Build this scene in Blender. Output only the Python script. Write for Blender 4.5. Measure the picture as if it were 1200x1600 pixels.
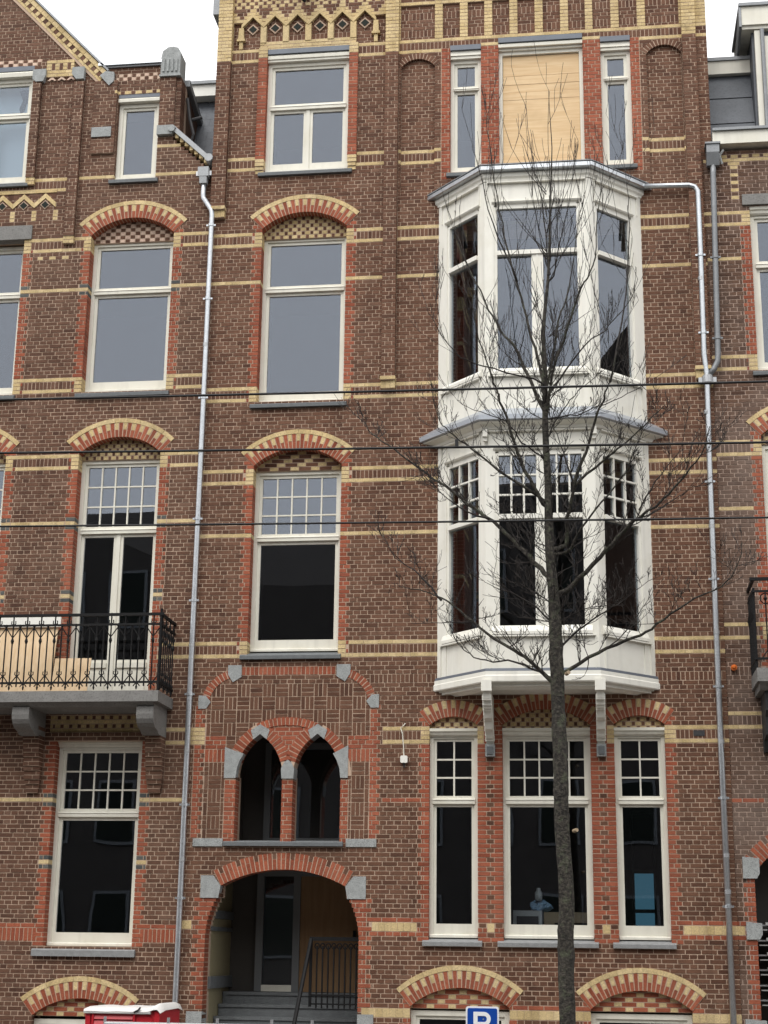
import bpy, math, random
from mathutils import Matrix, Vector
random.seed(11)
sc = bpy.context.scene
for o in list(bpy.data.objects): bpy.data.objects.remove(o)
COL = sc.collection
# ------------------------------------------------------------------ camera, sky, sun, exposure
cam_d = bpy.data.cameras.new('camera'); cam = bpy.data.objects.new('camera', cam_d); COL.objects.link(cam)
cam_d.sensor_width = 36; cam_d.lens = 55.845; cam_d.clip_start = .1; cam_d.clip_end = 3000
cam.matrix_world = Matrix(((.991595, .022236, .127454, 0), (.128739, -.267430, -.954938, -23.4),
                           (.012851, .963321, -.268045, 2.8), (0, 0, 0, 1)))
sc.camera = cam
sc.render.resolution_x = 768; sc.render.resolution_y = 1024
world = bpy.data.worlds.new('World'); sc.world = world; world.use_nodes = True
wn = world.node_tree; wn.nodes.clear()
wo = wn.nodes.new('ShaderNodeOutputWorld'); bg = wn.nodes.new('ShaderNodeBackground')
sky = wn.nodes.new('ShaderNodeTexSky'); sky.sky_type = 'NISHITA'; sky.sun_disc = False
SUN_EL, SUN_AZ = math.radians(58), math.radians(196)
sky.sun_elevation = SUN_EL; sky.sun_rotation = SUN_AZ; sky.air_density = 1.0; sky.dust_density = 4.0
hs = wn.nodes.new('ShaderNodeHueSaturation'); hs.inputs['Saturation'].default_value = .22
mxw = wn.nodes.new('ShaderNodeMix'); mxw.data_type = 'RGBA'; mxw.inputs['Factor'].default_value = .78
mxw.inputs[7].default_value = (10.9, 10.85, 10.9, 1)        # the even cloud layer
wn.links.new(sky.outputs[0], hs.inputs['Color']); wn.links.new(hs.outputs[0], mxw.inputs[6])
wn.links.new(mxw.outputs[2], bg.inputs['Color']); bg.inputs['Strength'].default_value = .117
wn.links.new(bg.outputs[0], wo.inputs[0])
sd = bpy.data.lights.new('sun', 'SUN'); sd.energy = 1.35; sd.angle = math.radians(40); sd.color = (1, .97, .93)
sun = bpy.data.objects.new('sun', sd); COL.objects.link(sun)
sdir = Vector((math.sin(SUN_AZ) * math.cos(SUN_EL), math.cos(SUN_AZ) * math.cos(SUN_EL), math.sin(SUN_EL)))
sun.rotation_euler = sdir.to_track_quat('Z', 'Y').to_euler(); sun.location = (0, -30, 40)
vs = sc.view_settings; vs.view_transform = 'Standard'; vs.look = 'None'; vs.gamma = 1; vs.exposure = .57
vs.use_curve_mapping = False
cy_ = sc.cycles; cy_.max_bounces = 6; cy_.diffuse_bounces = 3; cy_.glossy_bounces = 3; cy_.transparent_max_bounces = 16; cy_.transmission_bounces = 3

# ------------------------------------------------------------------ materials
MATS = {}
def N(nt, t, **kw):
    n = nt.nodes.new(t)
    for k, v in kw.items():
        if k in n.inputs: n.inputs[k].default_value = v
        else: setattr(n, k, v)
    return n
def c4(c): return (c[0], c[1], c[2], 1)
def new_mat(name):
    m = bpy.data.materials.new(name); m.use_nodes = True; nt = m.node_tree
    b = nt.nodes['Principled BSDF']; MATS[name] = m
    return m, nt, b
def noise(nt, scale, detail=3, rough=.55):
    g = N(nt, 'ShaderNodeNewGeometry'); t = N(nt, 'ShaderNodeTexNoise'); t.inputs['Scale'].default_value = scale
    t.inputs['Detail'].default_value = detail; t.inputs['Roughness'].default_value = rough
    nt.links.new(g.outputs['Position'], t.inputs['Vector']); return t
def ramp(nt, fac, stops):
    r = N(nt, 'ShaderNodeValToRGB'); e = r.color_ramp.elements
    while len(e) < len(stops): e.new(.5)
    for i, (p, c) in enumerate(stops): e[i].position = p; e[i].color = c4(c)
    nt.links.new(fac, r.inputs[0]); return r
def mix(nt, a, b, fac, mode='MIX'):
    m = N(nt, 'ShaderNodeMix', data_type='RGBA', blend_type=mode)
    for s, i in ((a, 6), (b, 7)):
        if isinstance(s, tuple): m.inputs[i].default_value = c4(s)
        else: nt.links.new(s, m.inputs[i])
    if isinstance(fac, (int, float)): m.inputs[0].default_value = fac
    else: nt.links.new(fac, m.inputs[0])
    return m.outputs[2]
def maprange(nt, v, a, b, c, d):
    m = N(nt, 'ShaderNodeMapRange'); nt.links.new(v, m.inputs[0])
    for i, x in enumerate((a, b, c, d)): m.inputs[i + 1].default_value = x
    return m.outputs[0]
def bump(nt, b, h, strength, dist=.01):
    n = N(nt, 'ShaderNodeBump'); n.inputs['Strength'].default_value = strength; n.inputs['Distance'].default_value = dist
    nt.links.new(h, n.inputs['Height']); nt.links.new(n.outputs[0], b.inputs['Normal'])
def plain(name, col, rough=.6, metal=0, var=.12, scale=9, bmp=0, spec=.5, fine=0):
    """paint, stone, metal: one colour, mottled by two noises"""
    m, nt, b = new_mat(name)
    n1 = noise(nt, scale); n2 = noise(nt, scale * 7, 2)
    f = mix(nt, tuple(x * (1 - var) for x in col), tuple(min(1, x * (1 + var)) for x in col), n1.outputs[0])
    if fine:
        f = mix(nt, f, tuple(x * (1 - fine) for x in col), maprange(nt, n2.outputs[0], .5, .75, 0, 1))
    nt.links.new(f, b.inputs['Base Color'])
    b.inputs['Roughness'].default_value = rough; b.inputs['Metallic'].default_value = metal
    b.inputs['Specular IOR Level'].default_value = spec
    if bmp: bump(nt, b, n2.outputs[0], bmp)
    return m
def paint_mat(name, col, rough):
    """brushed paint: faint rain streaks and grey dirt"""
    m, nt, b = new_mat(name); g = N(nt, 'ShaderNodeNewGeometry'); mp = N(nt, 'ShaderNodeMapping'); mp.inputs['Scale'].default_value = (9, 9, .8)
    t = N(nt, 'ShaderNodeTexNoise'); t.inputs['Scale'].default_value = 1; t.inputs['Detail'].default_value = 5
    nt.links.new(g.outputs['Position'], mp.inputs['Vector']); nt.links.new(mp.outputs[0], t.inputs['Vector']); n1 = noise(nt, 1.7, 5, .65)
    c = mix(nt, col, tuple(x * .80 for x in col), maprange(nt, t.outputs[0], .5, .8, 0, .7))
    c = mix(nt, c, tuple(x * y for x, y in zip(col, (.80, .78, .72))), maprange(nt, n1.outputs[0], .5, .75, 0, .6))
    nt.links.new(c, b.inputs['Base Color']); b.inputs['Roughness'].default_value = rough; b.inputs['Specular IOR Level'].default_value = .35
def brick_mat(name, stops, weather, wamt=.45, rough=.85, coarse=1.0):
    """fired clay: every brick its own tone out of the ramp, grain, and large soft weathered patches"""
    m, nt, b = new_mat(name)
    g = N(nt, 'ShaderNodeNewGeometry'); oi = N(nt, 'ShaderNodeObjectInfo')
    ad = N(nt, 'ShaderNodeMath', operation='ADD'); fr = N(nt, 'ShaderNodeMath', operation='FRACT')
    nt.links.new(g.outputs['Random Per Island'], ad.inputs[0]); nt.links.new(oi.outputs['Random'], ad.inputs[1])
    nt.links.new(ad.outputs[0], fr.inputs[0])
    r = ramp(nt, fr.outputs[0], stops)
    n1 = noise(nt, 45 * coarse, 4, .65); c = mix(nt, r.outputs[0], ramp(nt, n1.outputs[0], [(.3, (.62, .62, .62)), (.7, (1.25, 1.22, 1.2))]).outputs[0], .8, 'MULTIPLY')
    n2 = noise(nt, .55, 5, .6)
    c = mix(nt, c, weather, maprange(nt, n2.outputs[0], .45, .75, 0, wamt))
    n3 = noise(nt, 3.5, 6, .7)
    c = mix(nt, c, (.03, .022, .018), maprange(nt, n3.outputs[0], .58, .8, 0, .45))
    sm = N(nt, 'ShaderNodeMapping'); sm.inputs['Scale'].default_value = (5, 5, .35); st = N(nt, 'ShaderNodeTexNoise'); st.inputs['Scale'].default_value = 1; st.inputs['Detail'].default_value = 4
    nt.links.new(g.outputs['Position'], sm.inputs['Vector']); nt.links.new(sm.outputs[0], st.inputs['Vector'])      # old rain streaks
    c = mix(nt, c, ramp(nt, st.outputs[0], [(.3, (.72, .71, .70)), (.55, (1, 1, 1)), (.75, (1.14, 1.12, 1.1))]).outputs[0], .75, 'MULTIPLY')
    nt.links.new(c, b.inputs['Base Color']); b.inputs['Roughness'].default_value = rough
    b.inputs['Specular IOR Level'].default_value = .3
    bump(nt, b, n1.outputs[0], .35, .006)
    return m
BROWN = [(0, (.086, .038, .023)), (.2, (.117, .054, .032)), (.45, (.141, .067, .040)), (.7, (.168, .083, .051)), (.9, (.127, .060, .037)), (1, (.190, .105, .069))]
brick_mat('brick_brown', BROWN, (.165, .090, .058))
brick_mat('brick_brown_north', [(p, (c[0] * .92, c[1] * .96, c[2] * 1.0)) for p, c in BROWN], (.165, .098, .066), .5)
brick_mat('brick_brown_sooty', [(p, (c[0] * .88, c[1] * 1.02, c[2] * 1.1)) for p, c in BROWN], (.19, .145, .12), .95)
brick_mat('brick_red', [(0, (.23, .060, .030)), (.3, (.30, .082, .042)), (.65, (.36, .105, .055)), (1, (.26, .072, .040))], (.36, .17, .11), .3)
brick_mat('brick_yellow', [(0, (.52, .395, .195)), (.4, (.60, .465, .24)), (.8, (.65, .515, .285)), (1, (.56, .435, .225))], (.54, .445, .285), .35)
brick_mat('brick_pink', [(0, (.62, .45, .36)), (.5, (.70, .53, .42)), (1, (.60, .46, .36))], (.5, .42, .33), .3)
brick_mat('brick_blue_grey', [(0, (.07, .075, .075)), (.5, (.10, .105, .10)), (1, (.13, .13, .12))], (.12, .12, .11), .3)
def mortar_mat(name, col, dirt, amt):
    m, nt, b = new_mat(name); n1 = noise(nt, 30, 4); n2 = noise(nt, .6, 5, .6)
    c = mix(nt, tuple(x * .8 for x in col), tuple(x * 1.15 for x in col), n1.outputs[0])
    c = mix(nt, c, dirt, maprange(nt, n2.outputs[0], .45, .75, 0, amt))
    nt.links.new(c, b.inputs['Base Color']); b.inputs['Roughness'].default_value = .95; bump(nt, b, n1.outputs[0], .4, .004)
mortar_mat('mortar', (.49, .36, .265), (.34, .25, .185), .45)
mortar_mat('mortar_sooty', (.44, .325, .26), (.28, .21, .17), .8)
paint_mat('paint_cream', (.72, .70, .61), .5)
plain('paint_white', (.80, .79, .73), .4, 0, .04, 3, 0, .5, .06)
paint_mat('paint_bay', (.79, .775, .70), .5)
plain('bluestone', (.135, .145, .15), .75, 0, .3, 14, .3, .4, .4)
plain('stone_grey', (.33, .345, .34), .85, 0, .35, 11, .5, .3, .55)
plain('far_brick', (.060, .052, .046), .9, 0, .25, 2)
plain('concrete', (.21, .205, .195), .85, 0, .28, 6, .4, .3, .35)
plain('zinc_new', (.52, .545, .57), .36, .8, .2, 6, .05, .5, .25)
plain('zinc_old', (.23, .24, .25), .55, .5, .25, 6, .1, .5, .2)
plain('lead', (.125, .140, .165), .55, .2, .2, 5, .1)
plain('zinc_matt', (.36, .375, .385), .6, .1, .18, 7, .1, .5, .2)
plain('iron_black', (.006, .006, .0065), .65, 0, .3, 20, .2, .25)
plain('iron_dark', (.03, .03, .032), .6, 0, .3, 20, .2)
plain('zinc_mid', (.42, .45, .49), .38, .55, .12, 5, 0, .5, .12)
plain('slate', (.085, .095, .11), .6, 0, .35, 4, .2, .5, .3)
plain('film_blue', (.52, .62, .66), .6, 0, .08, 2)
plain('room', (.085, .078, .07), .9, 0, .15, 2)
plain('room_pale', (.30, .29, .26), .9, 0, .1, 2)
plain('joinery_grey', (.16, .17, .175), .55, 0, .1, 4)
plain('asphalt', (.055, .054, .052), .95, 0, .25, 3, .4, .3, .3)
plain('paving', (.17, .155, .14), .9, 0, .25, 2, .4, .3, .3)
plain('sign_blue', (.004, .055, .33), .35, 0, .05, 5)
plain('sign_white', (.80, .81, .82), .35, 0, .03, 5)
plain('plastic_red', (.42, .012, .022), .42, 0, .14, 4, .1)
plain('plastic_roof', (.66, .65, .63), .5, 0, .1, 5, .2)
plain('galvanised', (.42, .43, .44), .45, .7, .2, 12, .1)
plain('cable', (.006, .006, .007), .6)
plain('bag_blue', (.22, .36, .50), .35, 0, .6, 22, .5, .5, .5)
plain('cardboard', (.33, .25, .16), .8, 0, .15, 8)
plain('steel_pale', (.42, .43, .42), .45, 0, .1, 8)
plain('alarm_orange', (.55, .13, .02), .35, 0, .1, 12)
plain('clay_tile', (.20, .07, .045), .8, 0, .25, 6, .3)
plain('tile_black', (.012, .016, .012), .7, 0, .3, 30, 0, .2)
plain('sill_stone', (.25, .255, .255), .8, 0, .3, 14, .3, .3, .35)  # paler than bluestone: skylight on the ground floor sill tops, put into the colour
plain('wall_tile', (.32, .28, .17), .5, 0, .12, 12)
def wood_mat(name, a, b_, rough=.7, vert=True):
    m, nt, b = new_mat(name); g = N(nt, 'ShaderNodeNewGeometry'); mp = N(nt, 'ShaderNodeMapping')
    mp.inputs['Scale'].default_value = (14, 14, .9) if vert else (.9, 14, 14)
    nt.links.new(g.outputs['Position'], mp.inputs['Vector']); t = N(nt, 'ShaderNodeTexNoise')
    t.inputs['Scale'].default_value = 1.6; t.inputs['Detail'].default_value = 5; t.inputs['Distortion'].default_value = .6
    nt.links.new(mp.outputs[0], t.inputs['Vector'])
    n2 = noise(nt, 2.2, 3); c = mix(nt, a, b_, maprange(nt, t.outputs[0], .35, .7, 0, 1))
    c = mix(nt, c, tuple(x * .8 for x in b_), maprange(nt, n2.outputs[0], .5, .8, 0, .5))
    nt.links.new(c, b.inputs['Base Color']); b.inputs['Roughness'].default_value = rough; b.inputs['Specular IOR Level'].default_value = .25
wood_mat('plywood', (.70, .52, .31), (.60, .41, .22), .65, False)
wood_mat('plywood_brown', (.30, .19, .10), (.24, .145, .075), .7, True)
wood_mat('osb', (.72, .55, .36), (.62, .44, .26), .7, True)
m, nt, b = new_mat('bark')
n1 = noise(nt, 9, 6, .7); n2 = noise(nt, 26, 4, .6); n3 = noise(nt, 2.2, 4)
c = ramp(nt, n2.outputs[0], [(.32, (.008, .007, .006)), (.5, (.036, .031, .025)), (.72, (.085, .076, .060))]).outputs[0]
c = mix(nt, c, (.080, .090, .055), maprange(nt, n1.outputs[0], .52, .64, 0, .7))
n4 = noise(nt, 5.5, 5, .75); c = mix(nt, c, (.006, .005, .004), maprange(nt, n4.outputs[0], .56, .66, 0, .85))
nt.links.new(c, b.inputs['Base Color']); b.inputs['Roughness'].default_value = .95; bump(nt, b, n2.outputs[0], 1.0, .03)
m, nt, b = new_mat('twig')
n1 = noise(nt, 12, 3); c = ramp(nt, n1.outputs[0], [(.3, (.010, .008, .007)), (.7, (.032, .025, .021))]).outputs[0]
nt.links.new(c, b.inputs['Base Color']); b.inputs['Roughness'].default_value = .85
m, nt, b = new_mat('rear_daylight'); b.inputs['Base Color'].default_value = (.02, .04, .05, 1); b.inputs['Emission Color'].default_value = (.16, .42, .58, 1); b.inputs['Emission Strength'].default_value = .22  # weak blue glow on solid rear panes, standing in for daylight
def glass_mat(name, tint, ior, wob=.012):      # ior: reflectance of one face seen square on
    m = bpy.data.materials.new(name); m.use_nodes = True; nt = m.node_tree; nt.nodes.clear(); MATS[name] = m
    o = N(nt, 'ShaderNodeOutputMaterial'); tr = N(nt, 'ShaderNodeBsdfTransparent'); gl = N(nt, 'ShaderNodeBsdfGlossy')
    gl.inputs['Roughness'].default_value = .004; gl.inputs['Color'].default_value = (.86, .92, 1.03, 1)
    tr.inputs['Color'].default_value = c4(tint); lw = N(nt, 'ShaderNodeLayerWeight'); lw.inputs['Blend'].default_value = .5
    pw = N(nt, 'ShaderNodeMath', operation='POWER'); pw.inputs[1].default_value = 5; nt.links.new(lw.outputs['Facing'], pw.inputs[0])
    f = N(nt, 'ShaderNodeMath', operation='MULTIPLY_ADD'); nt.links.new(pw.outputs[0], f.inputs[0]); f.inputs[1].default_value = 1 - ior; f.inputs[2].default_value = ior
    t = noise(nt, 1.1, 1); bp = N(nt, 'ShaderNodeBump'); bp.inputs['Strength'].default_value = .5; bp.inputs['Distance'].default_value = wob
    nt.links.new(t.outputs[0], bp.inputs['Height']); nt.links.new(bp.outputs[0], gl.inputs['Normal'])
    mx = N(nt, 'ShaderNodeMixShader'); nt.links.new(f.outputs[0], mx.inputs[0]); nt.links.new(tr.outputs[0], mx.inputs[1]); nt.links.new(gl.outputs[0], mx.inputs[2])
    nt.links.new(mx.outputs[0], o.inputs[0])
glass_mat('glass', (.78, .81, .83), .098, .0025)
glass_mat('glass_blue', (.10, .30, .42), .04)

# ------------------------------------------------------------------ mesh helpers
class MB:
    """collects boxes, prisms and tubes; build() links them as one mesh object"""
    def __init__(s): s.v = []; s.f = []; s.m = []; s.mats = []
    def mi(s, mat):
        if mat not in s.mats: s.mats.append(mat)
        return s.mats.index(mat)
    def poly(s, vs, fs, mat):
        o = len(s.v); s.v += vs; i = s.mi(mat)
        for f in fs: s.f.append(tuple(a + o for a in f)); s.m.append(i)
        return s
    def box(s, x0, x1, y0, y1, z0, z1, mat, T=None):
        vs = [(x0, y0, z0), (x1, y0, z0), (x1, y1, z0), (x0, y1, z0), (x0, y0, z1), (x1, y0, z1), (x1, y1, z1), (x0, y1, z1)]
        if T: vs = [T(*p) for p in vs]
        s.poly(vs, [(0, 3, 2, 1), (4, 5, 6, 7), (0, 1, 5, 4), (1, 2, 6, 5), (2, 3, 7, 6), (3, 0, 4, 7)], mat); return s
    def prism(s, prof, x0, x1, mat, T=None):
        """profile of (y,z) swept along x"""
        n = len(prof); vs = [(x0, y, z) for y, z in prof] + [(x1, y, z) for y, z in prof]
        if T: vs = [T(*p) for p in vs]
        fs = [(i, (i + 1) % n, n + (i + 1) % n, n + i) for i in range(n)] + [tuple(range(n))[::-1], tuple(range(n, 2 * n))]
        s.poly(vs, fs, mat); return s
    def plate(s, prof, y0, y1, mat):
        """outline of (x,z) extruded from y0 to y1"""
        n = len(prof); vs = [(x, y0, z) for x, z in prof] + [(x, y1, z) for x, z in prof]
        fs = [(i, (i + 1) % n, n + (i + 1) % n, n + i) for i in range(n)] + [tuple(range(n))[::-1], tuple(range(n, 2 * n))]
        s.poly(vs, fs, mat); return s
    def tube(s, pts, rad, mat, sides=8, cap=True):
        pts = [Vector(p) for p in pts]; n = len(pts)
        rad = rad if isinstance(rad, (list, tuple)) else [rad] * n
        o = len(s.v); i = s.mi(mat); up = None
        for k, p in enumerate(pts):
            d = (pts[min(k + 1, n - 1)] - pts[max(k - 1, 0)]).normalized()
            if up is None: up = Vector((0, 0, 1)) if abs(d.z) < .9 else Vector((1, 0, 0))
            a = d.cross(up).normalized(); b = d.cross(a).normalized(); up = -b if False else a.cross(d).normalized()
            for q in range(sides):
                t = 2 * math.pi * q / sides
                s.v.append(tuple(p + a * (math.cos(t) * rad[k]) + b * (math.sin(t) * rad[k])))
        for k in range(n - 1):
            for q in range(sides):
                q2 = (q + 1) % sides
                s.f.append((o + k * sides + q, o + k * sides + q2, o + (k + 1) * sides + q2, o + (k + 1) * sides + q)); s.m.append(i)
        if cap:
            s.f.append(tuple(o + q for q in range(sides))[::-1]); s.m.append(i)
            s.f.append(tuple(o + (n - 1) * sides + q for q in range(sides))); s.m.append(i)
        return s
    def mesh(s, name, smooth=False):
        me = bpy.data.meshes.new(name); me.from_pydata(s.v, [], s.f)
        for mt in s.mats: me.materials.append(MATS[mt])
        me.polygons.foreach_set('material_index', s.m)
        if smooth: me.polygons.foreach_set('use_smooth', [True] * len(s.f))
        me.update(); return me
    def build(s, name, parent=None, smooth=False):
        return link(name, s.mesh(name, smooth), parent)
def link(name, me, parent=None):
    o = bpy.data.objects.new(name, me); COL.objects.link(o)
    if parent is not None:
        o.parent = parent; p = parent; off = Vector((0, 0, 0))
        while p is not None: off += p.location; p = p.parent
        o.location = -off
    return o
def boxo(name, parent, mat, *b): return MB().box(*b, mat).build(name, parent)
def tag(o, label=None, cat=None, group=None, kind=None):
    for k, v in (('label', label), ('category', cat), ('group', group), ('kind', kind)):
        if v: o[k] = v
    return o
def thing(name, loc, label, cat, group=None):
    o = bpy.data.objects.new(name, None); o.empty_display_size = .2; o.location = loc; COL.objects.link(o)
    return tag(o, label, cat, group)
# ------------------------------------------------------------------ brickwork: courses of 65.5 mm, headers of 110 mm, stretchers of 220 mm
C, Z0, HD = .0655, .03275, .11
def zk(k): return Z0 + C * k
BRM = dict(b='brick_brown', r='brick_red', y='brick_yellow', g='brick_blue_grey', p='brick_pink')
X = 'X'
def parent_off(p):
    off = Vector((0, 0, 0))
    while p is not None: off += p.location; p = p.parent
    return off
_unit = {}
def unit_brick(mat):
    """one slightly worn brick of size 1, shared by all single bricks of its colour"""
    if mat not in _unit:
        mb = MB(); e = .035; vs = []
        for y, ins in ((-.5, e), (-.42, 0), (.5, 0)):
            for sx, szz in ((-1, -1), (1, -1), (1, 1), (-1, 1)):
                vs.append((sx * (.5 - ins * .35), y, szz * (.5 - ins)))
        fs = [(0, 1, 2, 3)]
        for a in (0, 4):
            for q in range(4): fs.append((a + (q + 1) % 4, a + q, a + 4 + q, a + 4 + (q + 1) % 4))
        mb.poly(vs, [tuple(reversed(f)) if i else f for i, f in enumerate(fs)], mat)
        _unit[mat] = mb.mesh('brick')
    return _unit[mat]
class House:
    def __init__(s, root, x0, x1, k0, k1, brown='brick_brown', mortar='mortar'):
        s.root, s.x0, s.x1, s.k0, s.k1 = root, x0, x1, k0, k1
        s.zones = []; s.br = []; s.brown = brown; s.mortar = mortar
    def rect(s, xa, xb, ka, kb, kind, yo=None):
        if isinstance(kind, str) and kind != X: kind = ('bond', kind)
        s.zones.append((lambda k, a=xa, b=xb, p=ka, q=kb: (a, b) if p <= k < q else None, kind, yo))
    def fn(s, f, kind, yo=None):
        if isinstance(kind, str) and kind != X: kind = ('bond', kind)
        s.zones.append((f, kind, yo))
    def band(s, xa, xb, k, tall=2, lc='b', jl=0, jr=0):
        """yellow course, soldier row, yellow course; jl/jr: yellow block against a jamb"""
        s.rect(xa, xb, k, k + tall + 2, 'y'); s.rect(xa + jl, xb - jr, k + 1, k + 1 + tall, ('sold', lc, k + 1, tall))
    def quoin(s, x, side, ka, kb, c='r', lo=.11, hi=.165):
        for k in range(ka, kb):
            L = hi if k % 2 else lo
            s.rect(*((x - L, x) if side < 0 else (x, x + L)), k, k + 1, c)
    def fill(s, nsingle=300):
        runs = {}
        for k in range(s.k0, s.k1):
            segs = [(s.x0, s.x1, ('bond', 'b'), 0.0)]
            for f, kind, yo in s.zones:
                sp = f(k)
                if sp is None: continue
                a, b = max(sp[0], s.x0), min(sp[1], s.x1)
                if b - a < 1e-4: continue
                new = []
                for (p, q, kd, yy) in segs:
                    if b <= p + 1e-6 or a >= q - 1e-6: new.append((p, q, kd, yy)); continue
                    if a > p + 1e-6: new.append((p, a, kd, yy))
                    if b < q - 1e-6: new.append((b, q, kd, yy))
                    new.append((max(a, p), min(b, q), kind, yy if yo is None else yo))
                segs = new
            segs.sort(key=lambda t: t[0]); mg = []
            for t in segs:
                if t[1] - t[0] < .004: continue
                if mg and mg[-1][2] == t[2] and abs(mg[-1][3] - t[3]) < 1e-6 and abs(mg[-1][1] - t[0]) < 1e-4: mg[-1] = (mg[-1][0], t[1], t[2], t[3])
                else: mg.append(t)
            back = []
            for i, (a, b, kd, yo) in enumerate(mg):
                if kd == X: continue
                ln = mg[i - 1] if i and abs(mg[i - 1][1] - a) < 1e-4 else None
                rn = mg[i + 1] if i + 1 < len(mg) and abs(mg[i + 1][0] - b) < 1e-4 else None
                eL = ln is None or ln[2] == X; eR = rn is None or rn[2] == X
                dL = .26 if eL else max(.02, ln[3] - yo + .02); dR = .26 if eR else max(.02, rn[3] - yo + .02)
                fL = eL or dL > .021; fR = eR or dR > .021
                s.row(k, a, b, kd, yo, dL, dR, fL, fR)
                ba, bb = a + (.005 if fL else 0), b - (.005 if fR else 0)
                if back and abs(back[-1][1] - ba) < 1e-4 and abs(back[-1][2] - yo) < 1e-6: back[-1][1] = bb
                else: back.append([ba, bb, yo])
            for a, b, yo in back:
                key = (round(a, 4), round(b, 4), round(yo, 4)); r = runs.setdefault(key, [])
                if r and r[-1][1] == k: r[-1][1] = k + 1
                else: r.append([k, k + 1])
        mb = MB()
        for (a, b, yo), rs in runs.items():
            for p, q in rs: mb.box(a, b, yo + .0055, .40, zk(p), zk(q), s.mortar)
        s.wall = mb.build('wall', s.root)
        s.emit(nsingle)
    def row(s, k, a, b, kd, yo, dL, dR, fL, fR):
        z = zk(k); J = .0064
        def put(x0, x1, c, h=1, j=J):
            if x1 - x0 < .018 or h == 0: return
            l = x0 <= a + 1e-5; r = x1 >= b - 1e-5
            d = max(dL if l else .02, dR if r else .02)
            s.br.append([x0 + (0 if l and fL else j), x1 - (0 if r and fR else j), z + J, z + h * C - J, yo, d, c])
        if kd[0] == 'bond':
            c = kd[1]; j = .0022 if c == 'y' else J
            if k % 2 == 0: off, st = .055, HD
            else: off, st = (0, .11)[(k // 2) % 2], .22
            cuts = [a]; n = math.ceil((a + .03 - off) / st)
            while off + n * st < b - .03: cuts.append(off + n * st); n += 1
            cuts.append(b)
            for p, q in zip(cuts, cuts[1:]): put(p, q, c, 1, j)
        elif kd[0] == 'sold':
            _, c, ks, h = kd[:4]
            if (k - ks) % h: return
            n = max(1, round((b - a) / (kd[4] if len(kd) > 4 else .0655)))
            for i in range(n): put(a + (b - a) * i / n, a + (b - a) * (i + 1) / n, c, h, .0022 if c == 'y' else J)
        else:
            for t in kd[1](a, b, k):
                x0, x1 = max(a, t[0]), min(b, t[1])
                put(x0, x1, t[2], t[3] if len(t) > 3 else 1, .002 if t[2] == 'y' else J)
    def matof(s, c): return s.brown if c == 'b' else BRM[c]
    def emit(s, nsingle):
        # the bricks nearest the street, which show largest, stand as single bricks; the rest is one body of brickwork
        cx, cy, cz = cam.location
        vis = [b for b in s.br if b[6] in 'br' and b[2] > 1.9 and b[1] - b[0] > .15 and b[5] < .05 and -8.6 < b[0] < 2.4]
        vis.sort(key=lambda b: (b[0] - cx) ** 2 + cy * cy + (b[2] - cz) ** 2 - 60 * (b[1] - b[0]))
        single = set(id(b) for b in vis[:nsingle]); off = parent_off(s.wall)
        mb = MB()
        for b in s.br:
            x0, x1, z0, z1, yo, d, c = b
            y = yo + random.uniform(-.0025, .0025)
            if id(b) in single:
                o = bpy.data.objects.new('brick', unit_brick(s.matof(c))); COL.objects.link(o); o.parent = s.wall
                o.location = Vector(((x0 + x1) / 2, y + .015, (z0 + z1) / 2)) - off
                o.scale = (x1 - x0, .03, z1 - z0); continue
            e = lambda: random.uniform(-.0016, .0016)
            t = random.uniform(-.0015, .0015)
            fr = [(x0 + e(), y + t, z0 + e()), (x1 + e(), y - t, z0 + e()), (x1 + e(), y - t, z1 + e()), (x0 + e(), y + t, z1 + e())]
            vs = fr + [(x0, y + d, z0), (x1, y + d, z0), (x1, y + d, z1), (x0, y + d, z1)]
            mb.poly(vs, [(0, 1, 2, 3), (1, 0, 4, 5), (2, 1, 5, 6), (3, 2, 6, 7), (0, 3, 7, 4)], s.matof(c))
        o = mb.build('brickwork', s.root); o['kind'] = 'stuff'
# ------------------------------------------------------------------ arches
def wedge(r0, r1, da, y0, y1, mat, seg=1, gap=.0072):
    mb = MB(); vs = []; g0, g1 = gap / r0, gap / r1
    for i in range(seg + 1):
        t = -1 + 2 * i / seg
        for r, g in ((r0, g0), (r1, g1)):
            a = t * (da / 2 - g); vs += [(r * math.sin(a), y0, r * math.cos(a)), (r * math.sin(a), y1, r * math.cos(a))]
    fs = []
    for i in range(seg):
        p, q = 4 * i, 4 * i + 4
        fs += [(p, q, q + 2, p + 2), (p + 1, p + 3, q + 3, q + 1), (p, p + 1, q + 1, q), (p + 2, q + 2, q + 3, p + 3)]
    e = 4 * seg; fs += [(0, 2, 3, 1), (e, e + 1, e + 3, e + 2)]
    mb.poly(vs, fs, mat); return mb.mesh('voussoir')
def ring(H, parent, cx, cz, r0, r1, a0, a1, n, layers, y0=-.008, y1=.26, mortar=None):
    """voussoirs from angle a0 to a1 (from the vertical); layers(i) -> [(r0, r1, mat)]"""
    off = parent_off(parent); da = (a1 - a0) / n; cache = {}
    for i in range(n):
        for (p, q, mat) in layers(i):
            key = (p, q, mat)
            if key not in cache: cache[key] = wedge(p, q, da, y0, y1, mat)
            o = bpy.data.objects.new('voussoir', cache[key]); COL.objects.link(o); o.parent = parent
            o.location = Vector((cx, random.uniform(-.003, .002), cz)) - off; o.rotation_euler = (0, a0 + da * (i + .5), 0)
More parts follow.
